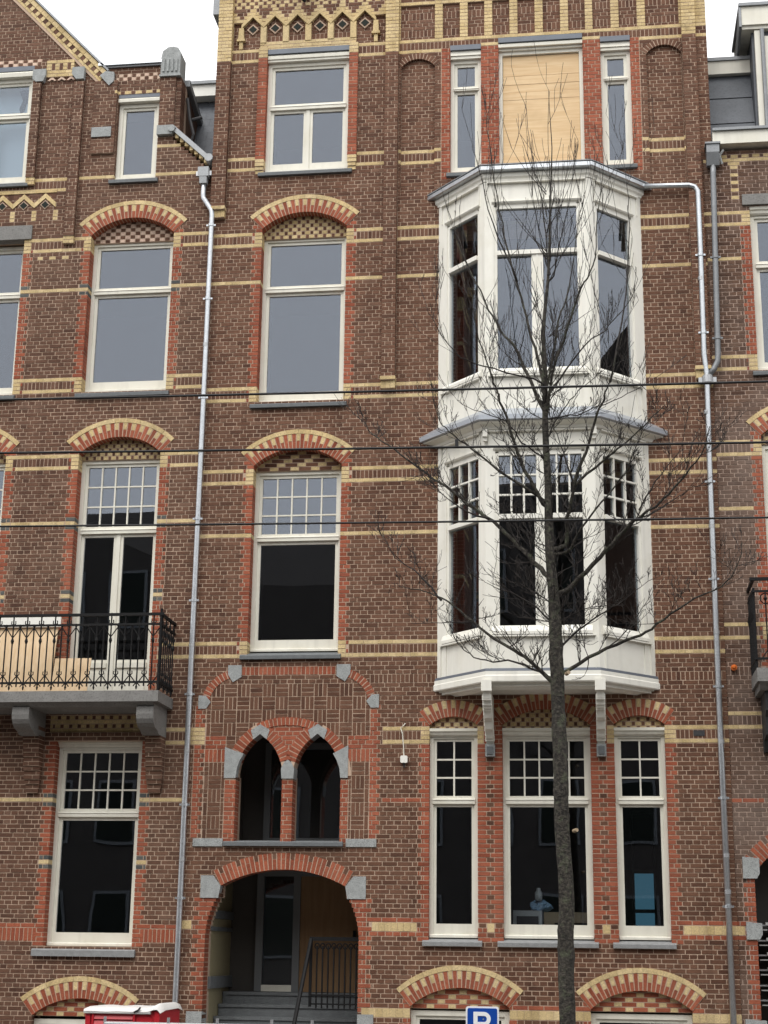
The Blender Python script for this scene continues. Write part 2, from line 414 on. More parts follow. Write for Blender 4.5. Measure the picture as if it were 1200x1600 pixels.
def ring_back(mb, cx, cz, r0, r1, a0, a1, y0, y1, mat, n=24):
    vs = []
    for i in range(n + 1):
        a = a0 + (a1 - a0) * i / n
        for r in (r0, r1):
            for y in (y0, y1): vs.append((cx + r * math.sin(a), y, cz + r * math.cos(a)))
    fs = []
    for i in range(n):
        p, q = 4 * i, 4 * i + 4; fs += [(p, q, q + 2, p + 2), (p + 1, p + 3, q + 3, q + 1), (p, p + 1, q + 1, q), (p + 2, q + 2, q + 3, p + 3)]
    fs += [(0, 2, 3, 1), (4 * n, 4 * n + 1, 4 * n + 3, 4 * n + 2)]
    mb.poly(vs, fs, mat)
def seg_arch(H, cx, zs, hw, rise, style='banded', th=.235, outer=.075, ext=0):
    """segmental arch over an opening; returns the span function of its intrados for the tympanum"""
    R = (hw * hw + rise * rise) / (2 * rise); cz = zs + rise - R; A = math.asin(min(1, hw / R)) + ext
    red, yel, brn = 'brick_red', 'brick_yellow', H.brown
    tot = th + (outer if style == 'banded' else 0)
    mb = MB(); ring_back(mb, cx, cz, R + .004, R + tot - .004, -A, A, -.0045, .255, H.mortar)
    arch = mb.build('arch', H.root)
    n = round(2 * A * (R + th / 2) / .066); n += 1 - n % 2
    def lay(i):
        if style == 'porch':
            if i % 2 == 0: return [(R, R + th, red)]
            return [(R, R + th * .62, red), (R + th * .62 + .006, R + th, brn if i % 4 == 1 else red)]
        if style == 'header': return [(R, R + th, brn)]
        if i % 2 == 0: return [(R, R + th, red)]
        return [(R, R + th * .5, red), (R + th * .5 + .006, R + th, yel)]
    ring(H, arch, cx, cz, R, R + th, -A, A, n, lay)
    if style == 'banded':
        m = max(5, round(2 * A * (R + tot) / .21)); da = 2 * A / m; me = wedge(R + th + .005, R + tot, da, -.012, .1, yel, 3, .0015); off = parent_off(arch)
        for i in range(m):
            o = bpy.data.objects.new('voussoir', me); COL.objects.link(o); o.parent = arch
            o.location = Vector((cx, random.uniform(-.002, .002), cz)) - off; o.rotation_euler = (0, -A + da * (i + .5), 0)
    def span(k, z0=None):
        z = zk(k)
        if z < (zs if z0 is None else z0) - .001: return None
        rr = R + .03
        if z >= cz + rr: return None
        w = hw if z < zs else min(hw, math.sqrt(max(0, rr * rr - (z - cz) ** 2)))
        return (cx - w, cx + w)
    return span
# tympanum patterns
def pat_dots(c1, c2, w1=.058, w2=.105):
    P = w1 + w2
    def f(a, b, k):
        out = []; x = math.floor(a / P) * P - (P / 2 if k % 2 else 0)
        while x < b: out += [(x, x + w1, c1), (x + w1, x + P, c2)]; x += P
        return out
    return ('pat', f)
def pat_diag(c1, c2, w1=.2, w2=.13, sh=.11):
    P = w1 + w2
    def f(a, b, k):
        out = []; x = math.floor(a / P) * P + (k * sh) % P - P
        while x < b: out += [(x, x + w1, c1), (x + w1, x + P, c2)]; x += P
        return out
    return ('pat', f)
def pat_weave(xr, kr):
    W = 3 * C
    def f(a, b, k):
        out = []; row, sub = divmod(k - kr, 3); i = math.floor((a - xr) / W)
        while xr + i * W < b:
            x = xr + i * W
            if (i + row) % 2 == 0: out.append((x, x + W, 'b'))
            else:
                for q in range(3): out.append((x + q * C, x + (q + 1) * C, 'b', 3 if sub == 0 else 0))
            i += 1
        return out
    return ('pat', f)
# ------------------------------------------------------------------ windows
def pane(parent, x0, x1, z0, z1, y, T=None, mat='glass'):
    mb = MB().box(x0, x1, y, y + .006, z0, z1, mat, T); return mb.build('pane', parent)
def sill_stone(parent, x0, x1, z, h=.085, proj=.06, mat='bluestone', back=.16, slope=.035):
    mb = MB().prism([(-proj, z - h), (back, z - h), (back, z + .004), (-proj + .012, z - slope), (-proj, z - slope - .012)], x0, x1, mat)
    return mb.build('sill', parent)
def lights(win, x0, x1, z0, z1, y, sw=.05, bot=.05, grid=None, mat='paint_cream', T=None, bar=.024, gl='glass'):
    """a sash with its pane, or panes between glazing bars"""
    mb = MB()
    mb.box(x0, x0 + sw, y, y + .045, z0, z1, mat, T); mb.box(x1 - sw, x1, y, y + .045, z0, z1, mat, T)
    mb.box(x0 + sw, x1 - sw, y, y + .045, z1 - sw, z1, mat, T); mb.box(x0 + sw, x1 - sw, y, y + .045, z0, z0 + bot, mat, T)
    mb.build('sash', win)
    a, b, c, d = x0 + sw, x1 - sw, z0 + bot, z1 - sw
    if not grid: pane(win, a - .004, b + .004, c - .004, d + .004, y + .025, T, gl); return
    nx, nz = grid; w = (b - a) / nx; h = (d - c) / nz
    for i in range(1, nx): MB().box(a + i * w - bar / 2, a + i * w + bar / 2, y + .006, y + .042, c, d, mat, T).build('glazing_bar', win)
    for j in range(1, nz):
        MB().box(a, b, y + .009, y + .039, c + j * h - bar / 2, c + j * h + bar / 2, mat, T).build('glazing_bar', win)
    for i in range(nx):
        for j in range(nz): pane(win, a + i * w, a + (i + 1) * w, c + j * h, c + (j + 1) * h, y + .025, T, gl)
def window(H, x0, x1, z0, z1, y=.10, transom=None, grid=None, split=False, fw=.06, bottom=.10, sill=(.08, .06), head=0, mat='paint_cream', tr_h=.075, smat='bluestone', gl='glass', sash=.05):
    lift = lambda z: z + (z - 2.8) * y / 23.4 if z else z      # heights were read off the wall face
    z0, z1, transom = lift(z0), lift(z1), lift(transom)
    mb = MB()
    mb.box(x0, x0 + fw, y, y + .1, z0, z1, mat); mb.box(x1 - fw, x1, y, y + .1, z0, z1, mat)
    mb.box(x0 + fw, x1 - fw, y, y + .1, z1 - fw, z1, mat)
    mb.box(x0 + fw, x1 - fw, y, y + .1, z0, z0 + .045, mat)
    mb.prism([(y - .03, z0 + .002), (y - .001, z0 + .002), (y - .001, z0 + .05), (y - .03, z0 + .035)], x0 + .01, x1 - .01, mat)
    win = mb.build('window', H.root)
    a, b, c, d = x0 + fw, x1 - fw, z0 + .045, z1 - fw
    if transom:
        t = MB().box(a - .012, b + .012, y - .018, y + .09, transom - tr_h / 2, transom + tr_h / 2 - .02, mat)
        t.prism([(y - .028, transom + tr_h / 2 - .02), (y + .05, transom + tr_h / 2 - .02), (y + .05, transom + tr_h / 2 + .012), (y - .02, transom + tr_h / 2)], a - .012, b + .012, mat)
        t.build('transom', win)
        lights(win, a, b, transom + tr_h / 2, d, y + .03, sash, sash, grid, mat, gl=gl)
        top = transom - tr_h / 2
    else: top = d
    if split:
        m = (a + b) / 2; lights(win, a, m - .028, c, top, y + .03, sash, bottom, None, mat, gl=gl); lights(win, m + .028, b, c, top, y + .03, sash, bottom, None, mat, gl=gl)
        MB().box(m - .03, m + .03, y + .012, y + .085, c, top, mat).build('mullion', win)
    else: lights(win, a, b, c, top, y + .03, sash, bottom, None if transom else grid, mat, gl=gl)
    if head:
        hb = MB().prism([(y - .02, z1 + .002), (y - .02, z1 - .03), (y - .05, z1 - .005), (y - .06, z1 + head * .35), (y - .085, z1 + head * .5), (y - .085, z1 + head), (y + .08, z1 + head), (y + .08, z1 + .002)], x0, x1, mat)
        hb.build('head_board', win)
    if sill: sill_stone(win, x0 - sill[0], x1 + sill[1], z0, .085 + y * .35, .06, smat, y + .06, .02 + y * .35 if smat == 'bluestone' else .05)
    return win
# ------------------------------------------------------------------ ground
tag(MB().box(-300, 300, -300, 300, -.2, 0, 'asphalt').build('street'), kind='structure')
pv = MB(); pv.box(-60, 60, -7.5, -.02, -.1, .12, 'paving'); tag(pv.build('pavement'), kind='structure')
pv = MB(); pv.box(-60, 60, -7.66, -7.505, -.1, .135, 'concrete'); tag(pv.build('kerb'), kind='structure')
pv = MB(); pv.box(-60, 60, -31, -27.2, -.1, .12, 'paving'); tag(pv.build('far_pavement'), kind='structure')

# ================================================================== the tall house in the middle
M = House(thing('brick_house', (-2, 0, 0), 'tall brown brick house with white two-storey bay and yellow brick bands', 'house', 'houses in the row'), -6.07, 2.09, 6, 292)
rm = M.root
M.rect(1.945, 3, 0, 230, X)                      # below the roof line the neighbour reaches up to here
XL, XR = -6.07, 1.945
# bands
M.band(-5.83, -3.19, 233); M.band(-2.97, 1.69, 233)
M.band(XL, XR, 212); M.rect(XL, XR, 202, 203, 'y'); M.band(XL, XR, 171)
M.band(XL, XR, 150); M.rect(XL, XR, 137, 138, 'y'); M.band(XL, XR, 108)
M.rect(-3.3, XR, 102, 104, ('sold', 'b', 102, 2))
# upper wall of the left part: frieze of pointed niches
M.rect(-5.83, -3.19, 264, 265, 'y'); M.rect(-5.83, -5.37, 265, 267, ('sold', 'b', 265, 2)); M.rect(-3.66, -3.19, 265, 267, ('sold', 'b', 265, 2))
M.rect(-5.83, -3.19, 267, 268, 'y')
M.rect(-5.83, -3.19, 268, 292, 'y')
M.rect(-5.83, -5.37, 268, 276, 'b', .05); M.rect(-3.66, -3.19, 268, 276, 'b', .05)
M.rect(-5.83, -3.19, 280, 284, pat_dots('b', 'y', .06, .09)); M.rect(-5.83, -3.19, 284, 285, 'b')
NX = [-5.495 + .3865 * i for i in range(6)]
for i in range(-1, 6):                            # brown triangles between the chevrons
    xm = NX[0] + .3865 * (i + .5)
    M.fn(lambda k, x=xm: (x - .05 * (k - 276.2), x + .05 * (k - 276.2)) if 277 <= k < 280 else None, 'b')
for i, x in enumerate(NX):
    lo = 270 if 0 < i < 5 else 268
    def niche(k, x=x, lo=lo):
        if not lo <= k < 278: return None
        w = .142 if k < 275 else .142 - (k - 274.4) * .043
        return (x - w, x + w) if w > .02 else None
    M.fn(niche, 'b', .05)
    if 0 < i < 5: M.rect(x - .142, x + .142, 270, 272, ('sold', 'b', 270, 2), .05)
# upper wall of the right part: yellow grid with brown panels
M.rect(-2.97, 1.69, 264, 265, 'y'); M.rect(-2.97, 1.69, 265, 267, ('sold', 'b', 265, 2)); M.rect(-2.97, 1.69, 267, 292, 'y')
for xa, xb in ((-2.95, -2.37), (-2.24, -1.95), (-1.82, -1.54), (-1.41, -1.12), (-.99, -.70), (-.57, -.28), (-.15, .13), (.25, .55), (.68, .98), (1.11, 1.66)):
    M.rect(xa, xb, 268, 278, 'b', .035)
    for kk in (269, 274): M.rect(xa, xb, kk, kk + 2, ('sold', 'b', kk, 2), .035)
    M.rect(xa, xb, 279, 281, 'b')
# pilasters
for xa, xb, kb in ((-6.07, -5.83, 223), (-3.19, -2.97, 176), (1.69, 1.91, 176)):
    M.rect(xa, xb, kb, 264, 'b', -.10); M.rect(xa, xb, 264, 292, 'y', -.10)
    M.rect(xa - .01, xb + .01, kb - 1, kb, 'y', -.125); M.rect(xa, xb, kb - 3, kb - 1, ('sold', 'y', kb - 3, 2), -.085)
M.rect(1.91, 2.09, 264, 292, 'y')
M.rect(1.91, 2.09, 265, 267, 'b')
# blind arched panels beside the upper windows
for xa, xb in ((-2.93, -2.37), (1.11, 1.67)):
    cx = (xa + xb) / 2; hw = (xb - xa) / 2
    sp = seg_arch(M, cx, zk(260), hw, .15, 'header', .11)
    M.fn(lambda k, sp=sp, a=xa, b=xb: (a, b) if 224 <= k < 260 else (sp(k) if k >= 260 else None), 'b', .05)
    M.rect(xa, xb, 224, 225, 'b', .02); M.band(xa, xb, 233)
# window of the top floor, left
M.rect(-5.36, -5.21, 236, 265, 'r', -.045); M.rect(-3.81, -3.66, 236, 265, 'r', -.045)
M.rect(-5.36, -5.21, 265, 268, 'y', -.045); M.rect(-3.81, -3.66, 265, 268, 'y', -.045)
for a in (-5.36, -3.81):
    M.rect(a, a + .15, 234, 236, 'y', -.045); M.rect(a + .01, a + .14, 233, 234, 'y', -.03); M.rect(a + .01, a + .14, 232, 233, 'y', -.012)
M.rect(-5.21, -3.81, 232, 267, X)
# upper windows, right
M.rect(-2.26, -2.11, 228, 265, 'r'); M.rect(-1.60, -1.31, 228, 265, 'r'); M.rect(.075, .365, 228, 265, 'r'); M.rect(.85, 1.0, 228, 265, 'r')
for xa, xb in ((-1.60, -1.31), (.075, .365)): M.rect(xa, xb, 265, 266, 'y'); M.rect(xa, xb, 266, 267, 'b')
M.rect(-2.11, -1.60, 230, 265, X); M.rect(-1.31, .075, 230, 267, X); M.rect(.365, .85, 230, 265, X)
# second and first floor, left window
for (kb, kt, zs, zh, pt, hb) in ((171, 215, 14.235, 14.04, pat_dots('b', 'y', .058, .085), 202), (108, 154, 10.165, 10.045, pat_diag('b', 'y'), 137)):
    sp = seg_arch(M, -4.5, zs, .70, .275)
    M.quoin(-5.2, -1, kb, kt + 3); M.quoin(-3.8, 1, kb, kt + 3)
    for k in (kb, 212 if kb > 150 else 150):
        M.rect(-5.32, -5.2, k, k + 4, 'y'); M.rect(-3.8, -3.68, k, k + 4, 'y')
    M.rect(-5.37, -5.2, hb, hb + 1, 'y'); M.rect(-3.8, -3.63, hb, hb + 1, 'y')
    M.rect(-5.2, -3.8, kb, kt, X); M.fn(lambda k, sp=sp, kt=kt: sp(k, zk(kt)) if k >= kt else None, pt, .16)
# opening behind the bay
M.rect(-2.02, .66, 110, 150, X); M.rect(-2.02, .66, 172, 214, X)
# ground floor windows
GW = ((-2.40, -1.69, .125), (-1.325, -.045, .23), (.30, 1.03, .125))
M.band(-3.1, -2.40, 88, 2, 'b', 0, .13); M.band(1.03, XR, 88, 2, 'b', .16, 0)
M.rect(-1.69, -1.6, 88, 92, 'y'); M.rect(.20, .30, 88, 92, 'y')
M.rect(-3.26, -2.4, 46, 47, 'r'); M.rect(-3.26, -2.4, 49, 50, 'r'); M.rect(1.03, XR, 46, 47, 'r'); M.rect(1.03, XR, 49, 50, 'r')
M.rect(-3.1, -2.5, 75, 76, 'r')
M.quoin(-2.40, -1, 45, 88); M.quoin(1.03, 1, 45, 88); M.quoin(-2.40, -1, 92, 95); M.quoin(1.03, 1, 92, 95)
def pier(a, b, k):
    m = (a + b) / 2
    return [(a, m - .055, 'r'), (m - .055, m + .055, 'b'), (m + .055, b, 'r')] if k % 2 == 0 else [(a, m, 'r'), (m, b, 'r')]
M.rect(-1.69, -1.325, 45, 88, ('pat', pier)); M.rect(-.045, .30, 45, 88, ('pat', pier))
M.rect(-1.6, -1.325, 88, 98, 'r'); M.rect(-.045, .20, 88, 98, 'r')
M.rect(-3.26, -2.57, 47, 49, ('sold', 'y', 47, 2, .1)); M.rect(1.20, XR, 47, 49, ('sold', 'y', 47, 2, .1))
M.rect(-1.56, -1.455, 47, 49, ('sold', 'y', 47, 2, .1)); M.rect(.075, .18, 47, 49, ('sold', 'y', 47, 2, .1))
for xa, xb, rs in GW:
    sp = seg_arch(M, (xa + xb) / 2, 6.075, (xb - xa) / 2, rs, 'plain', .245)
    M.rect(xa, xb, 45, 91, X); M.fn(lambda k, sp=sp: sp(k, zk(91)) if k >= 91 else None, pat_dots('b', 'y', .055, .085), .07)
# cellar windows
for cx in (-1.955, .58):
    sp = seg_arch(M, cx, 2.09, .70, .26)
    M.quoin(cx - .70, -1, 20, 33); M.quoin(cx + .70, 1, 20, 33)
    M.rect(cx - .70, cx + .70, 16, 31, X); M.fn(lambda k, sp=sp: sp(k, zk(31)) if k >= 31 else None, pat_diag('r', 'y', .21, .1, .155), .07)
M.rect(-3.35, -2.66, 29, 31, ('sold', 'y', 29, 2, .1)); M.rect(-1.25, -.12, 29, 31, ('sold', 'y', 29, 2, .1)); M.rect(1.28, XR, 29, 31, ('sold', 'y', 29, 2, .1))
M.rect(-1.25, -.12, 31, 32, 'r')
# the woven brick field over the entrance
PC = -4.54
def field(k):
    z = zk(k) + C / 2
    if k >= 102 or k < 66: return None
    if z < 6.36: return (-5.79, -3.29)
    t = (z - 6.36) / .54; w = 1.25 - .46 * (1 - math.sqrt(max(0, 1 - t * t)))
    return (PC - w, PC + w)
M.fn(field, pat_weave(PC - 8 * 3 * C, 66))
M.rect(-5.27, -3.83, 104, 106, ('sold', 'r', 104, 2))
M.rect(-5.96, -5.80, 67, 97, 'r'); M.rect(-3.29, -3.13, 67, 97, 'r')
for k in range(67, 97, 2): M.rect(-5.85, -5.79, k, k + 1, 'b'); M.rect(-3.18, -3.13, k, k + 1, 'b')
M.rect(-6.04, -5.80, 88, 92, 'y')
for a, b in ((-5.79, -5.47), (-3.62, -3.29)):
    M.rect(a, b, 84, 87, ('sold', 'r', 84, 3)); M.rect(a, b, 87, 90, 'r')
M.rect(-5.47, -5.30, 66, 80, 'r'); M.rect(-4.60, -4.435, 66, 80, 'r'); M.rect(-3.72, -3.60, 66, 80, 'r')
def lancet(xl, xr, zs, rise, grow=0):
    hw = (xr - xl) / 2; R = (rise * rise + hw * hw) / (2 * hw); cx = (xl + xr) / 2
    def f(k):
        z = zk(k)
        if k < 66: return None
        if z <= zs: return (xl, xr)
        dz = z - zs; rr = R + grow
        if dz >= rr: return None
        w = math.sqrt(rr * rr - dz * dz) - (R - hw)
        return (cx - w, cx + w) if w > 0 else None
    return f, R, cx
# red spandrel between and round the two points
M.fn(lambda k: (-5.0, -4.08) if 84 <= k < 93 else None, 'r')
LN = [(-5.30, -4.60), (-4.435, -3.72)]
for xl, xr in LN:
    f, R, cx = lancet(xl, xr, 5.33, .62, .03); M.fn(f, X)
# entrance
def porch(k):
    z = zk(k)
    if z < 2.95: return (-5.67, -3.41)
    if z < 3.56: t = (z - 2.95) / .61; return (-5.67 + .17 * t * t, -3.41 - .17 * t * t)
    if z < 3.73: return (-5.48, -3.605)
    R = 1.95; dz = z - 2.018
    if dz >= R + .02: return None
    w = math.sqrt(max(0, (R + .02) ** 2 - dz * dz)); return (PC - w, PC + w)
M.quoin(-5.67, -1, 30, 54, 'r', .11, .19); M.quoin(-3.41, 1, 30, 54, 'r', .11, .19)
M.rect(-6.02, -5.88, 47, 49, ('sold', 'y', 47, 2, .1))
M.rect(-5.9, -3.3, 30, 54, 'r') if False else None
M.fn(porch, X)
for k in range(44, 54):
    s_ = porch(k); L = .17 if k % 2 else .11
    M.rect(s_[0] - L, s_[0], k, k + 1, 'r'); M.rect(s_[1], s_[1] + L, k, k + 1, 'r')
seg_arch(M, PC, 3.735, .925, .235, 'porch', .24)
M.fill(300)
# --- stones, rings and sills of the entrance front
def stone(prof, y0=-.012, y1=.14, name='stone_block', mat='stone_grey', par=rm): return MB().plate(prof, y0, y1, mat).build(name, par)
for s_ in (-1, 1):
    q = lambda x: PC + s_ * x
    def st(pts, *a): return stone([(q(x), z) for x, z in (pts if s_ > 0 else pts[::-1])], *a)
    st([(.73, 7.0), (.73, 6.82), (.86, 6.74), (.94, 6.86), (.94, 7.0)])
    st([(1.19, 6.44), (1.26, 6.34), (1.38, 6.34), (1.38, 6.54), (1.27, 6.54)])
    st([(.925, 3.735), (.955, 3.56), (1.225, 3.56), (1.225, 3.88), (1.04, 3.88)])
    st([(.818, 5.30), (.93, 5.30), (.93, 5.78), (.70, 5.66), (.76, 5.56), (.805, 5.43)] if s_ > 0 else
       [(.762, 5.30), (.94, 5.30), (.94, 5.76), (.65, 5.66), (.71, 5.56), (.75, 5.43)])
    st([(.92, 4.30), (1.37, 4.30), (1.37, 4.415), (.92, 4.415)], -.02)
    st([(1.13, 1.0), (1.36, 1.0), (1.36, 1.97), (1.13, 1.97)], -.012, .3)
# diagonal red arcs between the stones
for s_ in (-1, 1):
    cx, cz, R = PC + s_ * .77, 6.36, .52
    a0, a1 = (math.radians(14), math.radians(76)); n = 9
    rb = MB(); ring_back(rb, cx, cz, R - .057, R + .057, s_ * a0 if s_ > 0 else -a1, s_ * a1 if s_ > 0 else -a0, -.003, .05, 'mortar', 10); arc = rb.build('arch', rm)
    ring(M, arc, cx, cz, R - .06, R + .06, s_ * a0 if s_ > 0 else -a1, s_ * a1 if s_ > 0 else -a0, n, lambda i: [(R - .06, R + .06, 'brick_red')], -.006, .05)
goth = MB()
for xl, xr in LN:
    f, R, cx = lancet(xl, xr, 5.33, .62)
    am = math.acos((R - (xr - xl) / 2) / R)
    for s_, ccx in ((-1, cx + (R - (xr - xl) / 2)), (1, cx - (R - (xr - xl) / 2))):
        a_out, a_in = math.pi / 2, math.pi / 2 - am
        A0, A1 = (a_in, a_out) if s_ > 0 else (-a_out, -a_in)
        ring_back(goth, ccx, 5.33, R + .004, R + .158, A0, A1, -.0035, .3, 'mortar')
gob = goth.build('pointed_arches', rm)
for xl, xr in LN:
    f, R, cx = lancet(xl, xr, 5.33, .62); am = math.acos((R - (xr - xl) / 2) / R)
    for s_, ccx in ((-1, cx + (R - (xr - xl) / 2)), (1, cx - (R - (xr - xl) / 2))):
        a_out, a_in = math.pi / 2, math.pi / 2 - am
        cut = .30 if (cx < PC) == (s_ < 0) else .28
        A0, A1 = (a_in + .08, a_out - cut) if s_ > 0 else (-a_out + cut, -a_in - .08)
        ring(M, gob, ccx, 5.33, R, R + .16, A0, A1, round((A1 - A0) * R / .064), lambda i: [(R, R + .16, 'brick_red')], -.007, .29)
    stone([(cx - .10, 5.875), (cx, 5.955), (cx + .10, 5.875), (cx + .145, 6.01), (cx, 6.10), (cx - .145, 6.01)][::-1], -.016, .28, 'keystone')
sm = (LN[0][1] + LN[1][0]) / 2
stone([(sm - .088, 5.29), (sm + .088, 5.29), (sm + .10, 5.44), (sm + .055, 5.53), (sm, 5.57), (sm - .055, 5.53), (sm - .10, 5.44)][::-1], -.014, .28, 'capital')
# relieving arch over both points
rb = MB(); ring_back(rb, PC, 5.03, 1.06, 1.165, -math.radians(25), math.radians(25), -.0045, .06, 'mortar'); ra = rb.build('arch', rm)
ring(M, ra, PC, 5.03, 1.055, 1.175, -math.radians(24), math.radians(24), 15, lambda i: [(1.055, 1.175, 'brick_red')], -.01, .06)
sill_stone(rm, -5.44, -3.66, 4.405, .10, .07, 'bluestone', .3, .035)
# glazed diamonds of the frieze, chevrons and pendants, hoist hook
for i, x in enumerate(NX):
    zc = 17.985
    MB().plate([(x, zc - .105), (x + .105, zc), (x, zc + .105), (x - .105, zc)], .025, .049, 'mortar').build('tile_border', rm)
    MB().plate([(x, zc - .07), (x + .07, zc), (x, zc + .07), (x - .07, zc)], .015, .0245, 'tile_black').build('diamond_tile', rm)
    for s_ in (-1, 1):
        MB().plate([(x, 18.20), (x, 18.275), (x + s_ * .193, 18.065), (x + s_ * .193, 17.99)][::s_], -.02, .04, 'brick_yellow').build('chevron', rm)
for x in (NX[0] - .193, NX[5] + .193):
    MB().plate([(x - .05, 17.78), (x + .05, 17.78), (x + .04, 18.0), (x - .04, 18.0)], -.02, .045, 'brick_yellow').box(x - .07, x + .07, -.03, .045, 17.745, 17.785, 'brick_yellow').box(x - .032, x + .032, -.005, .045, 17.60, 17.742, 'brick_yellow').build('pendant', rm)
for x in [NX[i] + .193 for i in range(5)]:
    MB().box(x - .05, x + .05, -.012, .045, 17.70, 18.0, 'brick_yellow').build('frieze_post', rm)
MB().box(-4.64, -4.52, -.55, .2, 18.50, 18.72, 'iron_black').tube([(-4.57, -.35, 18.52), (-4.57, -.36, 18.36), (-4.55, -.38, 18.24), (-4.53, -.36, 18.20)], [.05, .045, .04, .02], 'iron_black').build('hoist_hook', rm)
cr = MB().box(-6.2, 2.2, -.18, .3, 19.13, 19.35, 'paint_cream').box(-6.1, 2.12, -.03, 8, 19.35, 19.45, 'zinc_old'); cr.build('cornice', rm)
MB().box(-6.19, -6.08, -.05, 2.5, 18.28, 18.60, 'zinc_old').build('gutter_end', rm)
# --- windows of the middle house
w = window(M, -5.21, -3.81, 15.245, 17.275, .09, 16.43, None, True, .065, .12, (.09, .08), 0)
MB().box(-5.21, -3.81, .02, .2, 17.33, 17.37, 'paint_cream').prism([(.0, 17.372), (.2, 17.372), (.2, 17.46), (.02, 17.46), (-.005, 17.42)], -5.21, -3.81, 'paint_cream').build('head_board', w)
MB().prism([(-.02, 17.462), (.2, 17.462), (.2, 17.585), (.03, 17.585), (-.02, 17.55)], -5.21, -3.81, 'lead').build('lead_flashing', w)
for xa, xb in ((-2.11, -1.60), (.365, .85)):
    w = window(M, xa, xb, 15.07, 17.135, .09, 16.59 if xa < 0 else 16.63, None, False, .06, .07, (.06, .06), 0, tr_h=.045)
    MB().box(xa, xb, .03, .2, 17.19, 17.24, 'paint_cream').prism([(.01, 17.242), (.2, 17.242), (.2, 17.33), (.02, 17.33)], xa, xb, 'paint_cream').build('head_board', w)
    MB().prism([(-.02, 17.332), (.2, 17.332), (.2, 17.455), (.03, 17.455), (-.02, 17.42)], xa, xb, 'lead').build('lead_flashing', w)
# the boarded-up middle window
mb = MB(); xa, xb = -1.31, .075
mb.box(xa, xa + .06, .09, .2, 14.9, 17.30, 'paint_cream').box(xb - .06, xb, .09, .2, 14.9, 17.30, 'paint_cream').box(xa + .06, xb - .06, .09, .2, 17.24, 17.30, 'paint_cream')
w = mb.build('window', rm)
MB().box(xa, xb, .05, .2, 17.30, 17.34, 'paint_cream').prism([(.0, 17.342), (.2, 17.342), (.2, 17.42), (.02, 17.42), (-.005, 17.39)], xa, xb, 'paint_cream').build('head_board', w)
MB().prism([(-.02, 17.422), (.2, 17.422), (.2, 17.545), (.03, 17.545), (-.02, 17.51)], xa, xb, 'lead').build('lead_flashing', w)
for i, (za, zb) in enumerate(((14.9, 15.70), (15.703, 16.42), (16.424, 16.56), (16.565, 16.70), (16.706, 16.86), (16.868, 17.232))):
    o = boxo('board', w, 'plywood', xa + .062, xb - .062, .13 + .003 * (i % 2), .15, za, zb)
window(M, -5.20, -3.80, 11.2, 14.045, .20, 13.13, None, False, .06, .145, (.09, .06))
window(M, -5.20, -3.80, 7.2, 10.065, .20, 8.97, (5, 3), False, .06, .145, (.10, .05))
for xa, xb, rs in GW:
    window(M, xa, xb, 3.035, 5.93, .09, 4.96, (2, 3) if xb - xa < 1 else (5, 3), False, .055, .15, (.085, .06), .085, sash=.042, smat='sill_stone')
for cx in (-1.955, .58): window(M, cx - .70, cx + .70, 1.15, 2.04, .11, None, None, False, .07, .07, (.05, .05))
# rooms behind the glass
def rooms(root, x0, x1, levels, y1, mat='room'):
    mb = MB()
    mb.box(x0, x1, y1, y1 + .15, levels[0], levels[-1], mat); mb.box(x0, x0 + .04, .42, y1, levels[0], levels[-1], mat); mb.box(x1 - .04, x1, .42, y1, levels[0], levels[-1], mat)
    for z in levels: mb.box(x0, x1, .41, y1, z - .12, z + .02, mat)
    mb.build('room_shell', root)
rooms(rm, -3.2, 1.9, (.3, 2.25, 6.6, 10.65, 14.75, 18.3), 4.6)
rooms(rm, -6.0, -3.25, (6.6, 10.65, 14.75, 18.3), 4.6)
